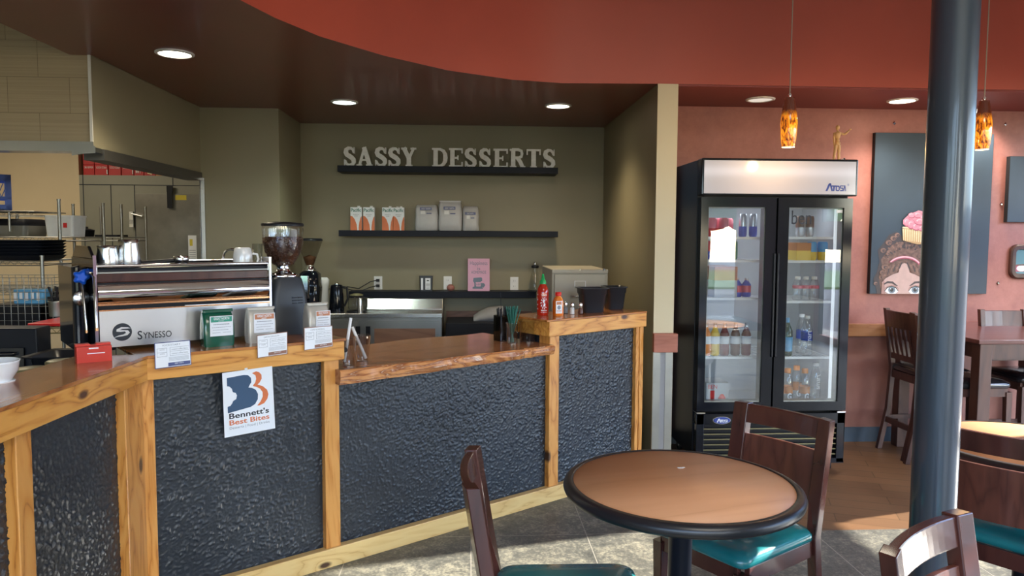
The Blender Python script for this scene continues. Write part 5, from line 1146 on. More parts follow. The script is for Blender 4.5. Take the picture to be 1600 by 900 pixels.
# dark base unit with wooden backsplash
b = MB(); b.box(xb + .02, .55, 6.46, 6.50, .80, P(760, 486, Y=6.48).z); tag(b.build('wood_backsplash', 'brown_backsplash'), 'brown wooden backsplash board right of the steel counter', 'backsplash')
b = MB(); b.box(xb + .03, .54, 5.98, 6.46, 0, P(740, 505, Y=5.98).z); tag(b.build('dark_base_unit', 'black_matte', bevel=.004), 'dark low base unit under the wooden backsplash', 'base unit')
zb_ = P(740, 505, Y=5.98).z
a = P(740, 503, Y=6.1); c = P(785, 503, Y=6.1)
b = MB(); b.loft([[(x_, 6.1, zb_), (x_, 6.4, zb_), (x_, 6.4, zb_ + .02 + h), (x_, 6.25, zb_ + .03 + h), (x_, 6.1, zb_ + .01 + h*.7)] for x_, h in ((a.x, .0), (a.x + .05, .04), (a.x + .13, .075), (c.x, .085), (c.x + .1, .05))], True)
tag(b.build('bread_bag', 'canvas_edge' if False else 'cove_grey'), 'sloped grey-brown wrapped package lying on the dark base unit', 'package')
# file cabinet
YFC = 5.0; fx0, fx1 = P(862, 460, Y=YFC).x, P(950, 460, Y=YFC).x; fzt = P(900, 421, Y=YFC).z
fc = thing('file_cabinet', 'tall beige metal file cabinet behind the raised end of the counter', 'file cabinet', (fx0, YFC, 0))
wd = fx1 - fx0
b = MB(); b.box(0, wd, .012, .68, 0.0, fzt); b.build('cabinet_body', 'file_cabinet_beige', fc, bevel=.006)
z = P(900, 428, Y=YFC).z; q4 = .285
b = MB(); b.box(0, wd, 0, .012, z + .003, fzt); b.build('top_rail', 'file_cabinet_beige', fc, bevel=.004)
b = MB(); b.cyl((wd*.5, .001, z + .03), (wd*.5, -.004, z + .03), .006); b.cyl((wd*.92, .001, z + .03), (wd*.92, -.008, z + .03), .008); b.build('lock', 'chrome', fc)
for k in range(4):
    zt = z - k*(q4 + .012); 
    b = MB(); b.box(.018, wd - .018, -.004, .012, zt - q4, zt - .002); d = b.build('drawer', 'file_cabinet_beige', fc, bevel=.004)
    mz = zt - .050
    b = MB(); 
    for x0_, x1_, za, zb in ((.40, .60, mz, mz + .003), (.40, .60, mz - .042, mz - .039), (.40, .41, mz - .042, mz + .003), (.59, .60, mz - .042, mz + .003)): b.box(x0_*wd, x1_*wd, -.008, -.004, za, zb)
    b.build('label_holder', 'white_plastic', d)
    b = MB(); b.tube([(.34*wd, -.004, mz - .10), (.34*wd, -.03, mz - .10), (.56*wd, -.03, mz - .10), (.56*wd, -.004, mz - .10)], .005, 8); b.build('handle', 'chrome', d)

# ================================================================ KITCHEN
YK = 8.0
kx0, kx1 = P(126, 350, Y=YK).x, -2.06; kzt = P(200, 274, Y=YK).z
wc = thing('walk_in_cooler', 'grey panelled walk-in cooler with a steel door at the back of the kitchen', 'walk-in cooler', (0, 0, 0))
b = MB(); b.box(kx0, kx1, YK, YK + .9, 0, kzt); b.build('cooler_wall', 'cooler_panel', wc)
b = MB()
for px in (131, 174, 211, 271): 
    x = P(px, 320, Y=YK).x; zt_ = kzt if px in (131, 271) else P(200, 289, Y=YK).z
    z0_ = 0 if px != 271 else P(200, 289, Y=YK).z
    b.box(x - .004, x + .004, YK - .003, YK, z0_, zt_)
z = P(200, 289, Y=YK).z; b.box(kx0, kx1, YK - .003, YK, z - .004, z + .004); b.build('panel_joint', 'ink_dark', wc)
dx0, dx1 = P(214, 350, Y=YK).x, P(316, 350, Y=YK).x; dz = P(250, 303, Y=YK).z
b = MB(); b.box(dx0, kx1 - .002, YK - .03, YK - .001, .05, dz); d = b.build('door', 'cooler_door', wc, bevel=.004)
b = MB(); b.box(dx0 - .015, dx0 - .003, YK - .012, YK - .002, .05, dz); b.build('door_gasket', 'ink_dark', wc)
a = P(209, 343, Y=YK); b = MB(); b.box(a.x - .02, a.x + .02, YK - .06, YK - .031, a.z - .08, a.z + .08); b.tube([(a.x, YK - .05, a.z + .06), (a.x + .12, YK - .07, a.z + .03)], .012); b.build('latch', 'chrome', d)
a = P(268, 303, Y=YK); b = MB(); b.box(a.x - .02, a.x + .03, YK - .07, YK - .031, a.z - .15, a.z + .02); b.box(a.x - .03, a.x + .03, YK - .05, YK - .031, a.z + .02, a.z + .08); b.build('door_closer', 'black_plastic', d)
a = P(284, 309, Y=YK); b = MB(); b.box(a.x - .055, a.x + .06, YK - .033, YK - .031, a.z - .025, a.z + .025); b.build('yellow_sticker', 'sticker_yellow', d)
a = P(303, 390, Y=YK); b = MB(); b.mat(0).box(a.x - .045, a.x + .04, YK - .033, YK - .031, a.z - .14, a.z + .15); b.mat(1).box(a.x - .03, a.x - .0, YK - .0335, YK - .033, a.z + .04, a.z + .11)
b.mat(2)
for i in range(6): b.box(a.x - .035, a.x + .03, YK - .0335, YK - .033, a.z - .12 + i*.022, a.z - .115 + i*.022)
b.build('notice', ['white_plastic', 'sticker_yellow', 'ink_grey'], d)
# red cases on top of the cooler
names = ['leftmost', 'second', 'third', 'fourth', 'fifth']
for i, (pa, pb) in enumerate(((130, 147), (148, 168), (169.5, 188.5), (190, 208), (209.5, 224))):
    x0, x1 = P(pa, 260, Y=YK + .05).x, P(pb, 260, Y=YK + .05).x
    for k in range(2 if i < 4 else 1):
        h = .11 if i < 4 else .26; z0 = kzt + k*(h + .002)
        t = thing('drink_case', ('upper' if k else 'lower') + ' red drinks case of the %s stack on the walk-in cooler' % names[i] if i < 4 else 'tall red case with white script, rightmost of the plain red cases on the cooler', 'case', ((x0 + x1)/2, YK + .05, z0), 0, 'red drink cases on the walk-in cooler')
        w_ = x1 - x0; b = MB(); b.box(-w_/2, w_/2, 0, .4, 0, h); b.build('case_body', 'red_box', t, bevel=.002)
        q = Quad((-w_/2, -.001, h), (w_/2, -.001, h), (w_/2, -.001, 0), (-w_/2, -.001, 0)); b = MB()
        if i < 4:
            b.text(q, 'DR PEPPER' if i == 0 else 'COCA COLA', .12, .92, .66, .84, .001)
            if i in (1, 3) and not k: b.rect(q, .92, .99, .15, .55, .001)
        else: b.text(q, 'cola', .15, .5, .1, .9, .001, .01); b.rect(q, .62, .66, .1, .9, .001)
        b.build('case_print', 'white_plastic', t)
for pa, pb, hh, mt, lb in ((225, 242, .24, 'red_box', 'red snack box with a pale panel right of the red drink cases'), (243, 258, .20, 'case_orange', 'orange snack box on the walk-in cooler near the steel edge'), (259, 274, .12, 'drink_brown', 'low brown box on the walk-in cooler, the last before the steel edge')):
    x0, x1 = P(pa, 260, Y=YK + .05).x, P(pb, 260, Y=YK + .05).x; t = thing('snack_box', lb, 'box', ((x0 + x1)/2, YK + .05, kzt))
    w_ = x1 - x0; b = MB(); b.box(-w_/2, w_/2, 0, .35, 0, hh); b.build('box_body', mt, t, bevel=.003)
    b = MB(); q = Quad((-w_/2, -.001, hh), (w_/2, -.001, hh), (w_/2, -.001, 0), (-w_/2, -.001, 0)); b.poly(q, [(.3, .1), (.7, .05), (.85, .4), (.5, .55), (.2, .4)], .001); b.build('box_print', 'paint_cream', t)
# wire shelving
def wire_shelf(b, x0, x1, y0, y1, z, n=10):
    for dz in (0, -.03):
        for (ax, ay, bx_, by) in ((x0, y0, x1, y0), (x0, y1, x1, y1), (x0, y0, x0, y1), (x1, y0, x1, y1)): b.tube([(ax, ay, z + dz), (bx_, by, z + dz)], .004, 6)
    m_ = int((x1 - x0) / .05)
    for i in range(m_): xx = x0 + (x1 - x0)*i/m_; xm = xx + (x1 - x0)/m_/2; b.tube([(xx, y0, z), (xm, y0, z - .03), (xx + (x1 - x0)/m_, y0, z)], .0025, 5)
    for i in range(n): yy = y0 + (y1 - y0)*(i + .5)/n; b.tube([(x0, yy, z), (x1, yy, z)], .002, 5)
    for i in range(4): xx = x0 + (x1 - x0)*(i + .5)/4; b.tube([(xx, y0, z), (xx, y1, z)], .003, 5)
def rack(label, x0, x1, y0, y1, zt, shelves, post_mat='stainless_dull'):
    t = thing('wire_rack', label, 'wire rack', (0, 0, 0))
    for x in (x0, x1):
        for y in (y0, y1):
            b = MB(); b.cyl((x, y, 0), (x, y, zt), .0125, n=12); b.cyl((x, y, zt), (x, y, zt + .01), .015, n=12)
            b.build('post', post_mat, t)
    for z in shelves: b = MB(); wire_shelf(b, x0, x1, y0, y1, z); b.build('wire_shelf', 'stainless_dull', t)
    return t
zA = P(100, 371, Y=6.0).z
xr = P(93, 350, Y=6.0).x
rack('tall chrome wire rack standing before the walk-in cooler, with pans on its shelves', xr - 1.3, xr, 6.0, 6.7, P(92, 313, Y=6.0).z, (zA, zA - .42, .25))
xr2 = P(190, 350, Y=6.9).x; 
rack('chrome wire rack reaching right towards the cooler door, behind the espresso machine', xr2 - .42, xr2, 6.9, 7.4, P(190, 321, Y=6.9).z, (P(150, 371, Y=6.9).z, .9, .3))
xl = P(66, 420, Y=5.35).x; zB = P(30, 408, Y=5.35).z
rack('low wire rack carrying the stacked dark trays at the left edge', xl - .9, xl, 5.35, 5.80, zB + .03, (zB, 1.0, .3))
# blue crate on a high shelf
a = P(18, 300, Y=6.1)
ck = thing('milk_crate', 'bright blue plastic milk crate on the high shelf at the left edge', 'crate', (a.x - .33 * math.cos(R(32)), 6.1 - .33 * math.sin(R(32)), P(10, 328, Y=6.1).z), R(32))
ch_ = P(10, 273, Y=6.1).z - P(10, 328, Y=6.1).z
b = MB()
for z0, z1 in ((0, .04), (ch_*.30, ch_*.38), (ch_*.82, ch_)): 
    for bx_ in ((0, .33, 0, .012), (0, .33, .318, .33), (0, .012, 0, .33), (.318, .33, 0, .33)): b.box(*bx_, z0, z1)
for x, y in ((0, 0), (.29, 0), (0, .29), (.29, .29)): b.box(x, x + .04, y, y + .04, 0, ch_)
for i in range(9):
    for s in (1, -1):
        xa_ = .04 + i*.028; b.stroke([(xa_, ch_*.36), (xa_ + s*.05, ch_*.84)], .006, 0, .01)
b.box(0, .33, 0, .33, 0, .006)
b.build('crate_body', 'milk_blue', ck)
zc = P(10, 332, Y=6.1).z; b = MB(); wire_shelf(b, a.x - 1.0, P(54, 332, Y=6.05).x, 6.05, 6.5, zc + .008, 8); b.tube([(a.x - .2, 6.5, zc), (a.x - .2, 6.5, 1.5)], .012); b.tube([(P(14, 332, Y=6.05).x, 6.05, zc), (P(14, 332, Y=6.05).x, 6.05, 1.55)], .010)
tag(b.build('high_wire_shelf', 'stainless_dull'), 'small wire shelf holding the blue crate above the other racks', 'shelf')
# stacked trays
for i in range(6):
    b = MB(); z = zB + .005 + i*.022; b.loft([rr(0, 0, zz, .52*k, .36*k, .03, 4) for zz, k in ((0, .90), (.004, .92), (.028, 1.0), (.031, 1.02), (.028, .985), (.008, .90))], True)
    o = b.build('baking_tray', 'black_metal_body', loc=(xl - .29, 5.57, z)); tag(o, 'dark metal tray in the stack on the low rack, ' + ('lowest', 'second from the bottom', 'third from the bottom', 'third from the top', 'second from the top', 'topmost')[i], 'tray', 'stack of dark trays')
# pans and tubs on the tall rack
def zrack(): return zA + .006
x = P(28, 360, Y=6.25).x
t = thing('roasting_pan', 'steel pan with a dark domed lid on the tall wire rack at the left edge', 'pan', (x, 6.25, zA + .006))
b = MB(); b.rbox(0, 0, 0, .085, .30, .30, .03, .33, .33); b.build('pan_body', 'stainless_dull', t); b = MB(); b.loft([rr(0, 0, z, w_, w_, .04, 4) for z, w_ in ((.085, .35), (.095, .35), (.135, .30), (.14, .26))]); b.build('lid', 'black_matte', t)
x = P(103, 350, Y=6.3).x
b = MB(); b.rbox(0, 0, 0, .16, .21, .2, .02, .23, .22); b.rbox(0, 0, .16, .172, .24, .23, .02); o = b.build('food_container', 'white_plastic', loc=(x, 6.3, zA + .006)); tag(o, 'white translucent food container on the tall wire rack', 'container')
b = MB(); b.rect(Quad((.0, -.107, .15), (.1, -.107, .15), (.1, -.107, .02), (0, -.107, .02)), .35, .65, .4, .7, .002); b.build('printed_mark', 'cap_red', o)
x = P(131, 362, Y=6.95).x; zz2 = P(150, 371, Y=6.9).z + .006
t = thing('small_pot', 'small black lidded pot on the rack shelf above the steam wands', 'pot', (x, 7.0, zz2))
b = MB(); b.lathe([(.055, 0), (.06, .01), (.065, .055), (.07, .06)], n=24); b.build('pot_body', 'black_matte', t); b = MB(); b.lathe([(.068, .06), (.04, .07), (.012, .075), (.016, .09), (.001, .092)], n=20); b.build('lid', 'black_matte', t)
x = P(166, 368, Y=6.95).x; b = MB(); b.rbox(0, 0, 0, .018, .22, .2, .02); tag(b.build('flat_tray', 'black_matte', loc=(x, 7.05, zz2)), 'flat black tray on the rack shelf right of the small pot', 'tray')
# basket rack, red board and dark equipment below
bx0, bx1 = P(-60, 470, Y=4.9).x, P(82, 470, Y=4.9).x; bz0, bz1 = P(40, 512, Y=4.9).z, P(40, 434, Y=4.9).z
t = thing('wire_basket', 'chrome wire grid basket filled with dark pans below the stacked trays', 'basket', (0, 0, 0)); b = MB()
for yy in (4.9, 5.25):
    for i in range(14): xx = bx0 + (bx1 - bx0)*i/13; b.tube([(xx, yy, bz0), (xx, yy, bz1)], .0022, 5)
    for i in range(8): z = bz0 + (bz1 - bz0)*i/7; b.tube([(bx0, yy, z), (bx1, yy, z)], .0022, 5)
for i in range(8): z = bz0 + (bz1 - bz0)*i/7; b.tube([(bx1, 4.9, z), (bx1, 5.25, z)], .0022, 5)
for i in range(14): xx = bx0 + (bx1 - bx0)*i/13; b.tube([(xx, 4.9, bz0), (xx, 5.25, bz0)], .0022, 5)
b.build('wire_grid', 'stainless_dull', t)
for i, (dx, w_, h, mt, lb) in enumerate(((.30, .30, .14, 'black_plastic', 'wide dark pan inside the wire basket'), (.62, .22, .19, 'black_matte', 'tall dark pan at the right inside the wire basket'))):
    b = MB(); b.rbox(0, 0, 0, h, w_, .24, .02, w_*1.08, .27); tag(b.build('dark_pan', mt, loc=(bx0 + dx, 5.07, bz0 + .004)), lb, 'pan')
x = P(42, 450, Y=5.0).x; b = MB(); b.mat(0).rbox(0, 0, 0, .09, .2, .12, .02); b.mat(1); 
for k in range(5): b.rect(Quad((-.1, -.0615, .09), (.1, -.0615, .09), (.1, -.0615, 0), (-.1, -.0615, 0)), .05 + k*.18, .15 + k*.18, .2 + .1*(k % 2), .8, .001)
tag(b.build('blue_package', ['cap_blue', 'paper_white'], loc=(x, 5.07, bz0 + .146)), 'blue and white plastic package on the pans in the wire basket', 'package')
# prep table with red cutting board
tz = P(90, 500, Y=4.75).z
t = thing('prep_table', 'dark wire-edged work table under the red board, left of the espresso machine', 'table', (0, 0, 0))
tx0, tx1 = P(50, 505, Y=4.6).x, P(138, 505, Y=4.6).x + .12
b = MB(); wire_shelf(b, tx0, tx1, 4.5, 5.1, tz - .02, 8); b.build('wire_shelf', 'grate_gold', t)
b = MB(); wire_shelf(b, tx0, tx1, 4.5, 5.1, tz - .35, 8); b.build('wire_shelf', 'stainless_dull', t)
for x in (tx0, tx1):
    for y in (4.5, 5.1): b = MB(); b.cyl((x, y, 0), (x, y, tz - .01), .0125); b.build('leg', 'stainless', t)
a = [P(48, 506, Z=tz), P(72, 496.5, Z=tz), P(128, 494.5, Z=tz), P(124, 500, Z=tz)]
x0_, y0_ = tx0 + .02, 4.52
b = MB(); b.box(x0_, tx1 - .03, y0_, 5.02, tz - .012, tz + .006); tag(b.build('cutting_board', 'cap_red', bevel=.003), 'flat red cutting board on the dark work table', 'cutting board')
b = MB(); b.rbox(0, 0, 0, .20, .26, .26, .03); b.lathe([(.05, .2), (.05, .24), (.001, .25)], n=16); tag(b.build('blender_base', 'black_plastic', loc=(P(108, 480, Y=5.5).x, 5.5, .93)), 'rounded black appliance behind the red board', 'appliance')
t = thing('utensil_tub', 'steel tub of black-handled utensils right of the wire basket', 'utensil tub', (P(106, 470, Y=5.05).x, 4.92, tz + .007))
b = MB(); b.lathe([(.045, 0), (.05, .09), (.053, .1), (.048, .1), (.04, .01), (.001, .01)], n=20); b.build('tub_body', 'stainless_dull', t)
for k in range(6):
    b = MB(); a_ = k*1.05; b.tube([(.02*math.cos(a_), .02*math.sin(a_), .02), (.035*math.cos(a_), .035*math.sin(a_), .14), (.05*math.cos(a_), .04*math.sin(a_), .19)], .006, 6); b.build('utensil_handle', 'black_plastic', t)
ox1 = P(58, 540, Y=3.9).x; oz = P(30, 513, Y=3.9).z
t = thing('countertop_oven', 'black countertop oven at the left edge behind the bar', 'oven', (0, 0, 0))
b = MB(); b.box(ox1 - .75, ox1, 3.9, 4.03, .62, oz); b.build('oven_body', 'black_metal_body', t, bevel=.006)
b = MB(); b.box(ox1 - .7, ox1 - .06, 3.885, 3.9, .66, oz - .10); b.build('oven_door', 'black_gloss', t); b = MB(); b.tube([(ox1 - .6, 3.885, oz - .13), (ox1 - .6, 3.86, oz - .13), (ox1 - .1, 3.86, oz - .13), (ox1 - .1, 3.885, oz - .13)], .008, 8); b.build('handle', 'black_plastic', t)
b = MB(); b.box(ox1 - .8, ox1 + .05, 3.7, 4.5, 0, .62); tag(b.build('oven_stand', 'black_matte'), 'black stand carrying the countertop oven', 'stand')
p = P(100, 556, Y=3.7); t = thing('drain_tub', 'shallow black tub with a rim behind the red card box', 'tub', (p.x, 3.75, .80))
b = MB(); b.loft([rr(0, 0, z, w_, d_, .03, 4) for z, w_, d_ in ((0, .22, .2), (.13, .26, .24), (.14, .32, .29), (.146, .32, .29), (.14, .255, .235), (.02, .2, .18))]); b.build('tub_body', 'black_plastic', t)
b = MB(); b.box(-.17, .17, -.17, .2, -.80, -.001); b.build('tub_stand', 'black_matte', t)

# ================================================================ SEATING
def slab(b, z0, z1, y0, y1, th, rake, bulge, hw, n=14, x0=-.21):
    rings = []
    for i in range(n + 1):
        y = y0 + (y1 - y0)*i/n; bl = -bulge*(1 - (y/hw)**2)
        r_ = [(x0 - (z - .45)*rake + bl + dx, y, z) for dx, z in ((-th/2, z0), (th/2, z0), (th/2, z1), (-th/2, z1))]
        rings.append(r_)
    b.loft(rings, False); return b
def side_chair(label, loc, face):
    t = thing('dining_chair', label, 'chair', (loc[0], loc[1], 0), face, 'mahogany chairs with turquoise seats')
    hw = .205; rake = .16; bulge = .030; m_ = 'mahogany'
    b = MB(); slab(b, .795, .868, -hw + .03, hw - .03, .024, rake, bulge, hw); b.build('top_rail', m_, t, bevel=.004)
    b = MB(); slab(b, .550, .752, -hw + .05, hw - .05, .014, rake, bulge, hw); b.build('back_panel', 'mahogany_panel', t, bevel=.002)
    for s in (-1, 1):
        pts = [(-.285, 0), (-.235, .22), (-.208, .45), (-.21 - .30*rake*.5, .60), (-.21 - .422*rake, .872)]
        b = MB(); ya, yb_ = s*(hw - .055), s*hw
        rings = []
        for k, (x, z) in enumerate(pts):
            y_in = ya if z > .46 else s*(hw - .036)
            dpt = .019
            bl = -bulge*(1 - (y_in/hw)**2)*(1 if z > .46 else 0)
            rings.append([(x - dpt, yb_, z), (x + dpt, yb_, z), (x + dpt + bl, y_in, z), (x - dpt + bl, y_in, z)])
        b.loft(rings, False); b.build('leg', m_, t, bevel=.003)
        b = MB(); b.loft([rr(.195, s*(hw - .03), 0, .028, .028, .003, 2), rr(.195, s*(hw - .028), .42, .042, .042, .003, 2)], False); b.build('leg', m_, t)
        b = MB(); b.box(-.19, .18, s*(hw - .022) - .010, s*(hw - .022) + .010, .385, .445); b.build('seat_rail', m_, t, bevel=.002)
        b = MB(); b.box(-.235, .19, s*(hw - .03) - .009, s*(hw - .03) + .009, .16, .185); b.build('stretcher', m_, t)
    b = MB(); b.box(.185, .206, -hw + .04, hw - .04, .385, .445); b.build('seat_rail', m_, t, bevel=.002)
    b = MB(); b.box(-.215, -.195, -hw + .04, hw - .04, .385, .445); b.build('seat_rail', m_, t, bevel=.002)
    b = MB(); rings = []
    for z, k, r in ((.445, .95, .03), (.452, .99, .04), (.47, 1.0, .05), (.485, .97, .06), (.495, .86, .07), (.500, .60, .07), (.501, .2, .03)): rings.append(rr(.01, 0, z, .435*k, .405*k, r*1.0, 6))
    b.loft(rings, True); b.build('seat', 'turquoise_vinyl', t)
    return t
# round laminate table
def round_table(label, x, y, sun=False):
    t = thing('round_table', label, 'table', (x, y, 0), R(15), 'round cafe tables')
    b = MB(); b.lathe([(.001, .715), (.345, .715), (.346, .72), (.346, .7500), (.001, .7505)], n=72); b.build('tabletop', 'table_laminate', t)
    b = MB(); b.lathe([(.344, .712), (.360, .711), (.372, .718), (.377, .731), (.373, .744), (.362, .751), (.345, .7515), (.344, .712)], n=72, cap=False); b.build('edge_band', 'rubber_edge', t)
    b = MB(); b.lathe([(.16, .714), (.16, .706), (.05, .70), (.0375, .69), (.0375, .03)], n=40); b.build('column', 'black_metal_body', t)
    b = MB(); b.lathe([(.24, 0), (.25, .008), (.24, .022), (.10, .038), (.045, .05), (.04, .06)], n=48); b.build('base', 'black_metal_body', t)
    return t
tc_ = (P(1072, 740, Z=.75).x, 2.305)
rt = round_table('round wood-look cafe table with a thick black rubber edge in the foreground', .677, 2.28)
p = P(1063, 731, Z=.7506); b = MB(); b.rbox(0, 0, 0, .0008, .020, .012, .003); b.rbox(.012, .004, 0, .0008, .01, .008, .002)
tag(b.build('paper_scrap', 'white_plastic', loc=(p.x, p.y, .7506)), 'tiny white paper scrap on the foreground round table', 'scrap')
def chair_at(label, pL, pR, sgn):
    # pL, pR: plan ends of the back; the sitter is on the side sgn of the line
    d = Vector((pR[0] - pL[0], pR[1] - pL[1])).normalized(); n = Vector((-d.y, d.x)) * sgn
    m_ = (Vector(pL) + Vector(pR)) / 2; c = m_ + n * .277                    # back top sits .277 behind the seat centre
    return side_chair(label, (c.x, c.y), math.atan2(n.y, n.x))
chair_at('dark wooden chair with a turquoise seat at the far right side of the foreground table', (1.08, 2.905), (1.312, 2.555), -1)
chair_at('dark wooden chair seen edge-on at the left of the foreground table', (.018, 2.303), (.011, 1.89), 1)
chair_at('dark wooden chair with only its curved back in view at the bottom right corner', (.884, 1.462), (1.190, 1.682), -1)
chair_at('dark wooden chair behind the steel column at the right edge, before the sunlit table', (1.651, 2.599), (1.89, 2.26), 1)
round_table('round cafe table lit by the sun at the right edge, behind the steel column', 2.14, 2.66)

# counter-height chairs and table by the red wall
def high_chair(label, x, y, face):
    t = thing('counter_chair', label, 'chair', (x, y, 0), face, 'dark slat-back counter chairs')
    hw = .176; m_ = 'espresso_wood'; xb_ = lambda z: -.19 - max(0, z - .6)*.14
    b = MB(); rings = []
    for i in range(9):
        yy = -hw + .02 + (2*hw - .04)*i/8; bl = -.018*(1 - (yy/hw)**2); rings.append([(xb_(z) + bl + dx, yy, z) for dx, z in ((-.011, .90), (.011, .90), (.011, 1.02), (-.011, 1.02))])
    b.loft(rings, False); b.build('top_rail', m_, t, bevel=.003)
    b = MB(); b.box(xb_(.69) - .01, xb_(.69) + .01, -hw + .02, hw - .02, .67, .71); b.build('lower_rail', m_, t)
    for i in range(5):
        yy = -.11 + i*.055; b = MB(); b.hexa([(xb_(.70) - .006, yy - .013, .70), (xb_(.70) + .006, yy - .013, .70), (xb_(.70) + .006, yy + .013, .70), (xb_(.70) - .006, yy + .013, .70)], [(xb_(.91) - .02, yy - .013, .91), (xb_(.91) - .008, yy - .013, .91), (xb_(.91) - .008, yy + .013, .91), (xb_(.91) - .02, yy + .013, .91)]); b.build('slat', m_, t)
    for s in (-1, 1):
        b = MB(); rings = [[(x_ - .017, s*hw, z), (x_ + .017, s*hw, z), (x_ + .017, s*(hw - .034), z), (x_ - .017, s*(hw - .034), z)] for x_, z in ((-.27, 0), (-.21, .3), (-.19, .6), (xb_(.8), .8), (xb_(1.03), 1.03))]
        b.loft(rings, False); b.build('leg', m_, t, bevel=.003)
        b = MB(); b.loft([rr(.19, s*(hw - .02), 0, .03, .03, .003, 2), rr(.18, s*(hw - .02), .56, .038, .038, .003, 2)], False); b.build('leg', m_, t)
        b = MB(); b.box(-.19, .17, s*(hw - .02) - .01, s*(hw - .02) + .01, .53, .585); b.build('seat_rail', m_, t)
        b = MB(); b.box(-.22, .18, s*(hw - .02) - .009, s*(hw - .02) + .009, .22, .25); b.build('stretcher', m_, t)
    b = MB(); b.box(.17, .19, -hw + .03, hw - .03, .53, .585); b.build('seat_rail', m_, t); b = MB(); b.box(-.20, -.18, -hw + .03, hw - .03, .53, .585); b.build('seat_rail', m_, t)
    b = MB(); b.box(.18, .20, -hw + .03, hw - .03, .16, .20); b.build('foot_rest', m_, t); b = MB(); b.box(-.235, -.215, -hw + .03, hw - .03, .20, .24); b.build('stretcher', m_, t)
    b = MB(); b.loft([rr(0, 0, z, .40*k, .375*k, .05, 5) for z, k in ((.585, .96), (.60, 1), (.62, .98), (.635, .85), (.64, .5))]); b.build('seat', 'black_vinyl', t); return t
high_chair('dark slat-back counter chair standing fully in view left of the steel column', 3.26, 5.0, R(0))
high_chair('dark slat-back counter chair mostly hidden behind the steel column', 3.24, 4.62, R(0))
high_chair('dark counter chair with a glossy black seat at the far side of the high table', 3.80, 4.80, R(-90))
t = thing('high_table', 'dark counter-height table with thick square legs by the red wall', 'table', (0, 0, 0))
hx0, hx1, hy0, hy1 = 3.12, 4.20, 4.33, 5.28
b = MB(); b.prism([(hx0, hy0), (hx1, hy0), (hx1, hy1), (hx0, hy1)], .885, .912); b.build('tabletop', 'cherry_top', t, bevel=.004)
b = MB(); b.box(hx0 + .03, hx1 - .03, hy0 + .02, hy0 + .045, .79, .885); b.box(hx0 + .03, hx1 - .03, hy1 - .045, hy1 - .02, .79, .885); b.box(hx0 + .03, hx0 + .055, hy0 + .02, hy1 - .02, .79, .885); b.box(hx1 - .055, hx1 - .03, hy0 + .02, hy1 - .02, .79, .885); b.build('apron', 'espresso_wood', t)
for x in (hx0 + .02, hx1 - .10):
    for y in (hy0 + .015, hy1 - .10): b = MB(); b.box(x, x + .08, y, y + .08, 0, .885); b.build('leg', 'espresso_wood', t, bevel=.004)

# ================================================================ ON THE COOLER AND THE RED WALL
p = P(1310, 248, Y=4.8); t = thing('wooden_mannequin', 'small wooden artist mannequin with one raised arm on top of the drinks cooler', 'mannequin', (p.x, 4.8, ZT + .004), R(-10)); s = 1.0
b = MB(); b.lathe([(.036, 0), (.036, .008), (.03, .010), (.001, .010)], n=24); b.build('stand_base', 'mannequin_wood', t)
def J(b, pts, rs): b.tube(pts, [r_*1.45 for r_ in rs], 10)
b = MB()
J(b, [(-.010, 0, .155), (-.012, 0, .17), (-.010, 0, .195), (-.011, 0, .203)], [.008, .014, .017, .008]); J(b, [(-.010, 0, .115), (-.010, 0, .128), (-.010, 0, .138)], [.010, .014, .009]); J(b, [(-.01, 0, .133), (-.01, 0, .147), (-.01, 0, .157)], [.006, .010, .006]); J(b, [(-.011, 0, .20), (-.011, 0, .215)], [.004, .004]); b.build('torso', 'mannequin_wood', t)
b = MB(); b.ball((-.011, 0, .228), (.013, .014, .018), 14, 10); b.build('head', 'mannequin_wood', t)
for pts in (((-.018, 0, .115), (-.021, 0, .085), (-.025, 0, .062), (-.028, 0, .035), (-.031, 0, .016)), ((.000, 0, .115), (.002, 0, .085), (.001, 0, .062), (.002, 0, .035), (.001, 0, .016))):
    b = MB(); J(b, pts, [.009, .0075, .006, .0065, .004]); b.ball((pts[4][0], -.006, .0145), (.006, .014, .005), 10, 6); b.build('leg', 'mannequin_wood', t)
b = MB(); J(b, [(-.028, 0, .195), (-.032, 0, .165), (-.031, 0, .150), (-.030, 0, .118)], [.0065, .005, .0055, .0035]); b.ball((-.029, 0, .112), (.004, .003, .009), 8, 6); b.build('arm', 'mannequin_wood', t)
b = MB(); J(b, [(.007, 0, .190), (.030, 0, .185), (.040, 0, .188), (.062, 0, .210)], [.0065, .005, .0055, .0035]); b.ball((.069, 0, .217), (.008, .003, .005), 8, 6); b.build('arm', 'mannequin_wood', t)
q0 = P(1316, 247, Y=4.76); b = MB(); b.mat(0).ball((0, 0, .011), (.014, .011, .011), 12, 8); b.mat(1).ball((.008, -.004, .020), (.007, .006, .006), 10, 6); b.ball((-.008, -.004, .010), (.006, .008, .006), 10, 6)
tag(b.build('small_figurine', ['white_ceramic', 'black_plastic'], loc=(q0.x + .004, 4.76, ZT + .005)), 'tiny black and white figurine at the foot of the wooden mannequin', 'figurine')

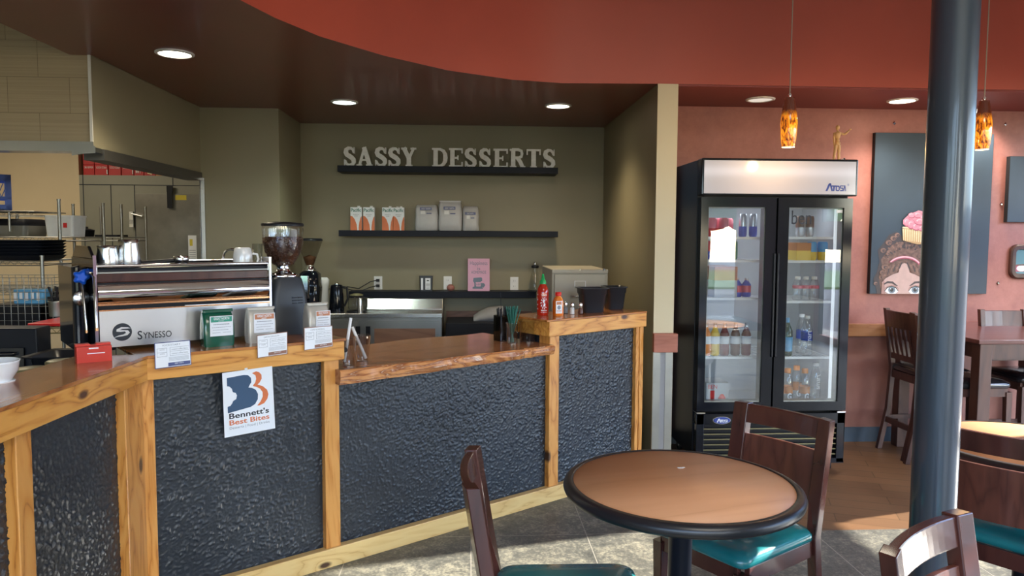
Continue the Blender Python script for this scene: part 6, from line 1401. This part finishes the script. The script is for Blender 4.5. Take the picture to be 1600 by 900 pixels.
def wall_pt(px, py): return P(px, py, Y=YR - .04)
def canvas(a, c, label, d=.038):
    b = MB(); b.mat(0).box(a.x, c.x, YR - d, YR - .001, c.z, a.z); b.mat(1).box(a.x + .002, c.x - .002, YR - d - .001, YR - d, c.z + .002, a.z - .002)
    o = b.build('canvas_painting', ['canvas_edge', 'canvas_navy']); tag(o, label, 'painting'); return o
a = wall_pt(1366, 207); c = wall_pt(1361, 459); X0 = (a.x + c.x) / 2; XW = (c.x - X0)
pw = .90
class V2: pass
A_ = Vector((X0, 0, a.z)); C_ = Vector((X0 + pw, 0, c.z))
can = canvas(A_, C_, 'tall dark painting of a woman with a pink cupcake on her hair')
Qp = Quad((A_.x, YR - .0395, A_.z), (C_.x, YR - .0395, A_.z), (C_.x, YR - .0395, C_.z), (A_.x, YR - .0395, C_.z))
ppx = 1156 / (YR - .04); wpx = pw * ppx; hpx = (A_.z - C_.z) * ppx
# drawing coordinates: zoom pixels of the lower part of the picture (x from its left edge, y from its bottom edge)
def D(pts): return [((x - 40) / 5.627 / wpx, (834 - y) / 5.627 / hpx) for x, y in pts]
b = MB(); off = [.0008]
def pp(mi, pts):
    off[0] += .00006; b.mat(mi).poly(Qp, D(pts), off[0])
def ell(cx, cy, rx, ry, a0=0, a1=360, n=28): return [(cx + rx*math.cos(R(a0 + (a1 - a0)*i/n)), cy + ry*math.sin(R(a0 + (a1 - a0)*i/n))) for i in range(n + (0 if a1 - a0 == 360 else 1))]
# mirrored face: the sitter is symmetric about x = 352
def sym(pts): return pts + [(704 - x, y) for x, y in reversed(pts)]
SKIN, SHADE, HAIR, HLT, HDK, PINK, PKD, PKL, CREAM, TAN, IRIS, BLK, WHT = range(13)
pp(HDK, sym([(110, 834), (90, 760), (70, 700), (100, 640), (120, 540), (100, 440), (160, 360), (200, 300), (270, 270), (350, 330)]))
pp(HAIR, sym([(150, 834), (120, 690), (125, 650), (150, 600), (135, 520), (190, 450), (230, 390), (300, 362), (352, 360)]))
rp = random.Random(11)
for i in range(46):                                     # locks of hair, each a curved light or dark stroke
    s_ = rp.choice((-1, 1)); t0 = rp.uniform(0, 1); rad = rp.uniform(150, 210); an = R(200 + 140*t0); cx_ = 352 + rad*1.05*math.cos(an); cy_ = 585 + rad*math.sin(an)
    L_ = rp.uniform(26, 60); wv = rp.uniform(5, 11); dx = math.cos(an)*L_*.5 + rp.uniform(-6, 6); dy = math.sin(an)*L_*.6
    pp(HLT if i % 2 else HDK, [(cx_ - wv, cy_), (cx_ + dx*.5 - wv, cy_ + dy*.5), (cx_ + dx, cy_ + dy), (cx_ + dx*.5 + wv, cy_ + dy*.6), (cx_ + wv, cy_)])
for x, y, r in ((150, 440, 26), (200, 370, 30), (240, 330, 28), (275, 300, 24), (170, 590, 30), (150, 640, 26), (140, 680, 22), (90, 740, 18)):
    pp(HLT, ell(x, y, r, r*.8)); pp(HDK, ell(x + 8, y + 4, r*.62, r*.48)); pp(HAIR, ell(x + 12, y + 6, r*.38, r*.3))
pp(SKIN, sym([(146, 834), (150, 730), (185, 690), (250, 655), (300, 640), (312, 580), (330, 560), (352, 555)]))
pp(SHADE, sym([(146, 834), (150, 740), (170, 705), (185, 834)]))
pp(PKD, [(238, 545)] + [(352 + 170*math.cos(R(a_)), 610 - 122*math.sin(R(a_))) for a_ in range(150, 24, -6)] + [(352 + 150*math.cos(R(a_)), 618 - 104*math.sin(R(a_))) for a_ in range(24, 150, 6)])
pp(PKL, [(352 + 165*math.cos(R(a_)), 610 - 119*math.sin(R(a_))) for a_ in range(145, 30, -6)] + [(352 + 157*math.cos(R(a_)), 614 - 110*math.sin(R(a_))) for a_ in range(30, 145, 6)])
for s_ in (-1, 1):                                      # fringe curls each side of the parting
    m2 = lambda pts: [(352 + s_*(x - 352), y) for x, y in pts]
    pp(HAIR, m2([(345, 535), (290, 540), (230, 560), (180, 600), (135, 660), (150, 700), (210, 670), (280, 640), (308, 600), (330, 560)]))
    for k in range(6): pp(HLT if k % 2 else HDK, m2([(335 - k*30, 545 + k*14), (322 - k*30, 548 + k*15), (296 - k*26, 600 + k*14), (300 - k*24, 612 + k*12), (312 - k*27, 600 + k*12)]))
    pp(HDK, m2([(165, 740), (200, 718), (250, 722), (300, 762), (285, 762), (240, 738), (200, 736), (170, 752)]))       # brow
    pp(SHADE, m2(ell(240, 795, 66, 40))); pp(SKIN, m2(ell(240, 800, 62, 34)))
    pp(WHT, m2([(176, 808), (200, 778), (240, 766), (278, 780), (302, 812), (280, 832), (210, 832)]))
    pp(BLK, m2([(172, 808), (198, 772), (240, 760), (282, 774), (306, 808), (300, 808), (278, 782), (240, 770), (202, 780), (178, 810)]))
    pp(IRIS, m2(ell(242, 798, 33, 30))); pp(BLK, m2(ell(242, 798, 17, 17))); pp(WHT, m2(ell(232, 788, 5, 5)))
# cupcake
pp(TAN, [(318, 240), (600, 262), (585, 372), (470, 385), (330, 350)])
for k in range(13):
    x = 320 + k*21; pp(CREAM, [(x, 245 + k*1.5), (x + 13, 246 + k*1.5), (x + 16 - k*.8, 350 + k*2), (x + 8 - k*.8, 348 + k*2)])
pp(CREAM, [(315, 236), (420, 252), (560, 270), (610, 262), (600, 245), (420, 230), (322, 225)])
pp(PINK, [(322, 200), (322, 165), (345, 140), (380, 110), (430, 92), (460, 78), (510, 88), (545, 120), (590, 160), (610, 215), (590, 262), (520, 268), (430, 250), (350, 225)])
for k, (x, y, rx, ry) in enumerate(((360, 185, 30, 42), (400, 205, 36, 44), (450, 225, 44, 36), (510, 240, 50, 28), (400, 125, 34, 26), (460, 120, 40, 30), (520, 150, 44, 36), (480, 180, 56, 34), (560, 200, 34, 44))):
    pp(PKD, ell(x, y, rx, ry)); pp(PINK, ell(x - 3, y - 5, rx*.9, ry*.84)); pp(PKL, ell(x - 8, y - 10, rx*.5, ry*.36)); pp(PINK, ell(x - 4, y - 5, rx*.4, ry*.34))
b.build('painted_portrait', ['paint_skin', 'paint_skin_shade', 'paint_hair', 'paint_hair_light', 'paint_hair_dark', 'paint_pink', 'paint_pink_dark', 'paint_pink_light', 'paint_cream', 'paint_tan', 'paint_iris', 'paint_black', 'paint_white'], can)
a = wall_pt(1581, 244); c = wall_pt(1577, 347); A_ = Vector((a.x - .01, 0, a.z)); C_ = Vector((a.x + .75, 0, c.z)); canvas(A_, C_, 'plain dark blue canvas at the right edge of the red wall')
a = wall_pt(1583, 382); c = wall_pt(1583, 436); t = thing('framed_picture', 'small picture in a rounded dark wooden frame low at the right edge', 'framed picture', (a.x + .19, YR - .002, (a.z + c.z)/2)); h = a.z - c.z
def rim(w_, hh, r, y): return [(x, y, z) for x, z, _ in rr(0, 0, 0, w_, hh, r, 6)]
b = MB(); b.loft([rim(.38, h, .06, 0), rim(.38, h, .06, -.022), rim(.36, h - .02, .05, -.030), rim(.31, h - .07, .03, -.030), rim(.30, h - .08, .03, -.012)], False, cap=False); b.build('frame', 'espresso_wood', t)
b = MB(); b.mat(0).loft([rim(.305, h - .075, .03, -.010), rim(.305, h - .075, .03, -.012)], False); q = Quad((-.15, -.0125, h/2 - .04), (.15, -.0125, h/2 - .04), (.15, -.0125, -h/2 + .04), (-.15, -.0125, -h/2 + .04))
b.mat(1).rect(q, .03, .97, .08, .38, .0005); b.mat(2).poly(q, ell(.18, .22, .13, .13), .001); b.mat(3).poly(q, [(.03, .38), (.35, .42), (.6, .36), (.97, .44), (.97, .36), (.03, .33)], .0012); b.build('picture', ['picture_teal', 'paint_pink_dark', 'paint_white', 'paint_hair'], t)
for px, py, lb in ((1402, 191, 'above the tall painting'), (1577, 193, 'above the dark blue canvas'), (1570, 319, 'left of the dark blue canvas'), (1565, 443, 'left of the rounded picture frame')):
    p = wall_pt(px, py); b = MB(); k = .014; b.loft([[(k*f*math.cos(a_), y_, k*f*math.sin(a_)) for a_ in (0, math.pi/2, math.pi, 1.5*math.pi)] for y_, f in ((0, 1), (-.004, 1), (-.008, .4))], False)
    tag(b.build('wall_stud', 'chrome', loc=(p.x, YR - .001, p.z)), 'tiny silver diamond stud on the red wall ' + lb, 'wall stud', 'silver wall studs')
b = MB(); a = P(1176, 131, Y=YF); 

# ================================================================ OUTSIDE THE WINDOWS
b = MB(); b.box(-40, 40, -40, -5.2, -.16, -.12); b.box(5.6, 40, -5.2, 30, -.16, -.12); struct(b, 'ground_parking', 'asphalt')
b = MB(); b.box(-40, 40, -26, -14, -.12, -.05); struct(b, 'ground_lawn', 'grass')
rt_ = random.Random(9)
def tree(x, y, h, label):
    t = thing('street_tree', label, 'tree', (x, y, -.06), 0, 'trees outside the windows')
    b = MB(); b.tube([(0, 0, 0), (.1, 0, h*.3), (0, .1, h*.6)], [.16, .12, .06], 10); b.build('trunk', 'ground_coffee', t)
    b = MB()
    for i in range(26): a_ = rt_.uniform(0, 6.28); r_ = rt_.uniform(0, h*.28); z = rt_.uniform(h*.38, h*.95); k = rt_.uniform(.5, 1.0)*h*.13; b.ball((r_*math.cos(a_), r_*math.sin(a_), z), (k, k, k*.8), 10, 7)
    b.build('foliage', 'leaf_green', t)
for x, y, h, lb in ((-7, -16, 4.5, 'leafy tree across the parking lot, far left'), (-1, -17, 5.0, 'leafy tree across the parking lot, left of the middle'), (3.2, -12, 5.0, 'leafy tree across the parking lot, middle'), (6.3, -10.5, 5.6, 'tall leafy tree near the corner windows'), (9.2, -11, 6.0, 'tall leafy tree past the corner windows'), (13, -9, 6.0, 'leafy tree beyond the side windows')): tree(x, y, h, lb)
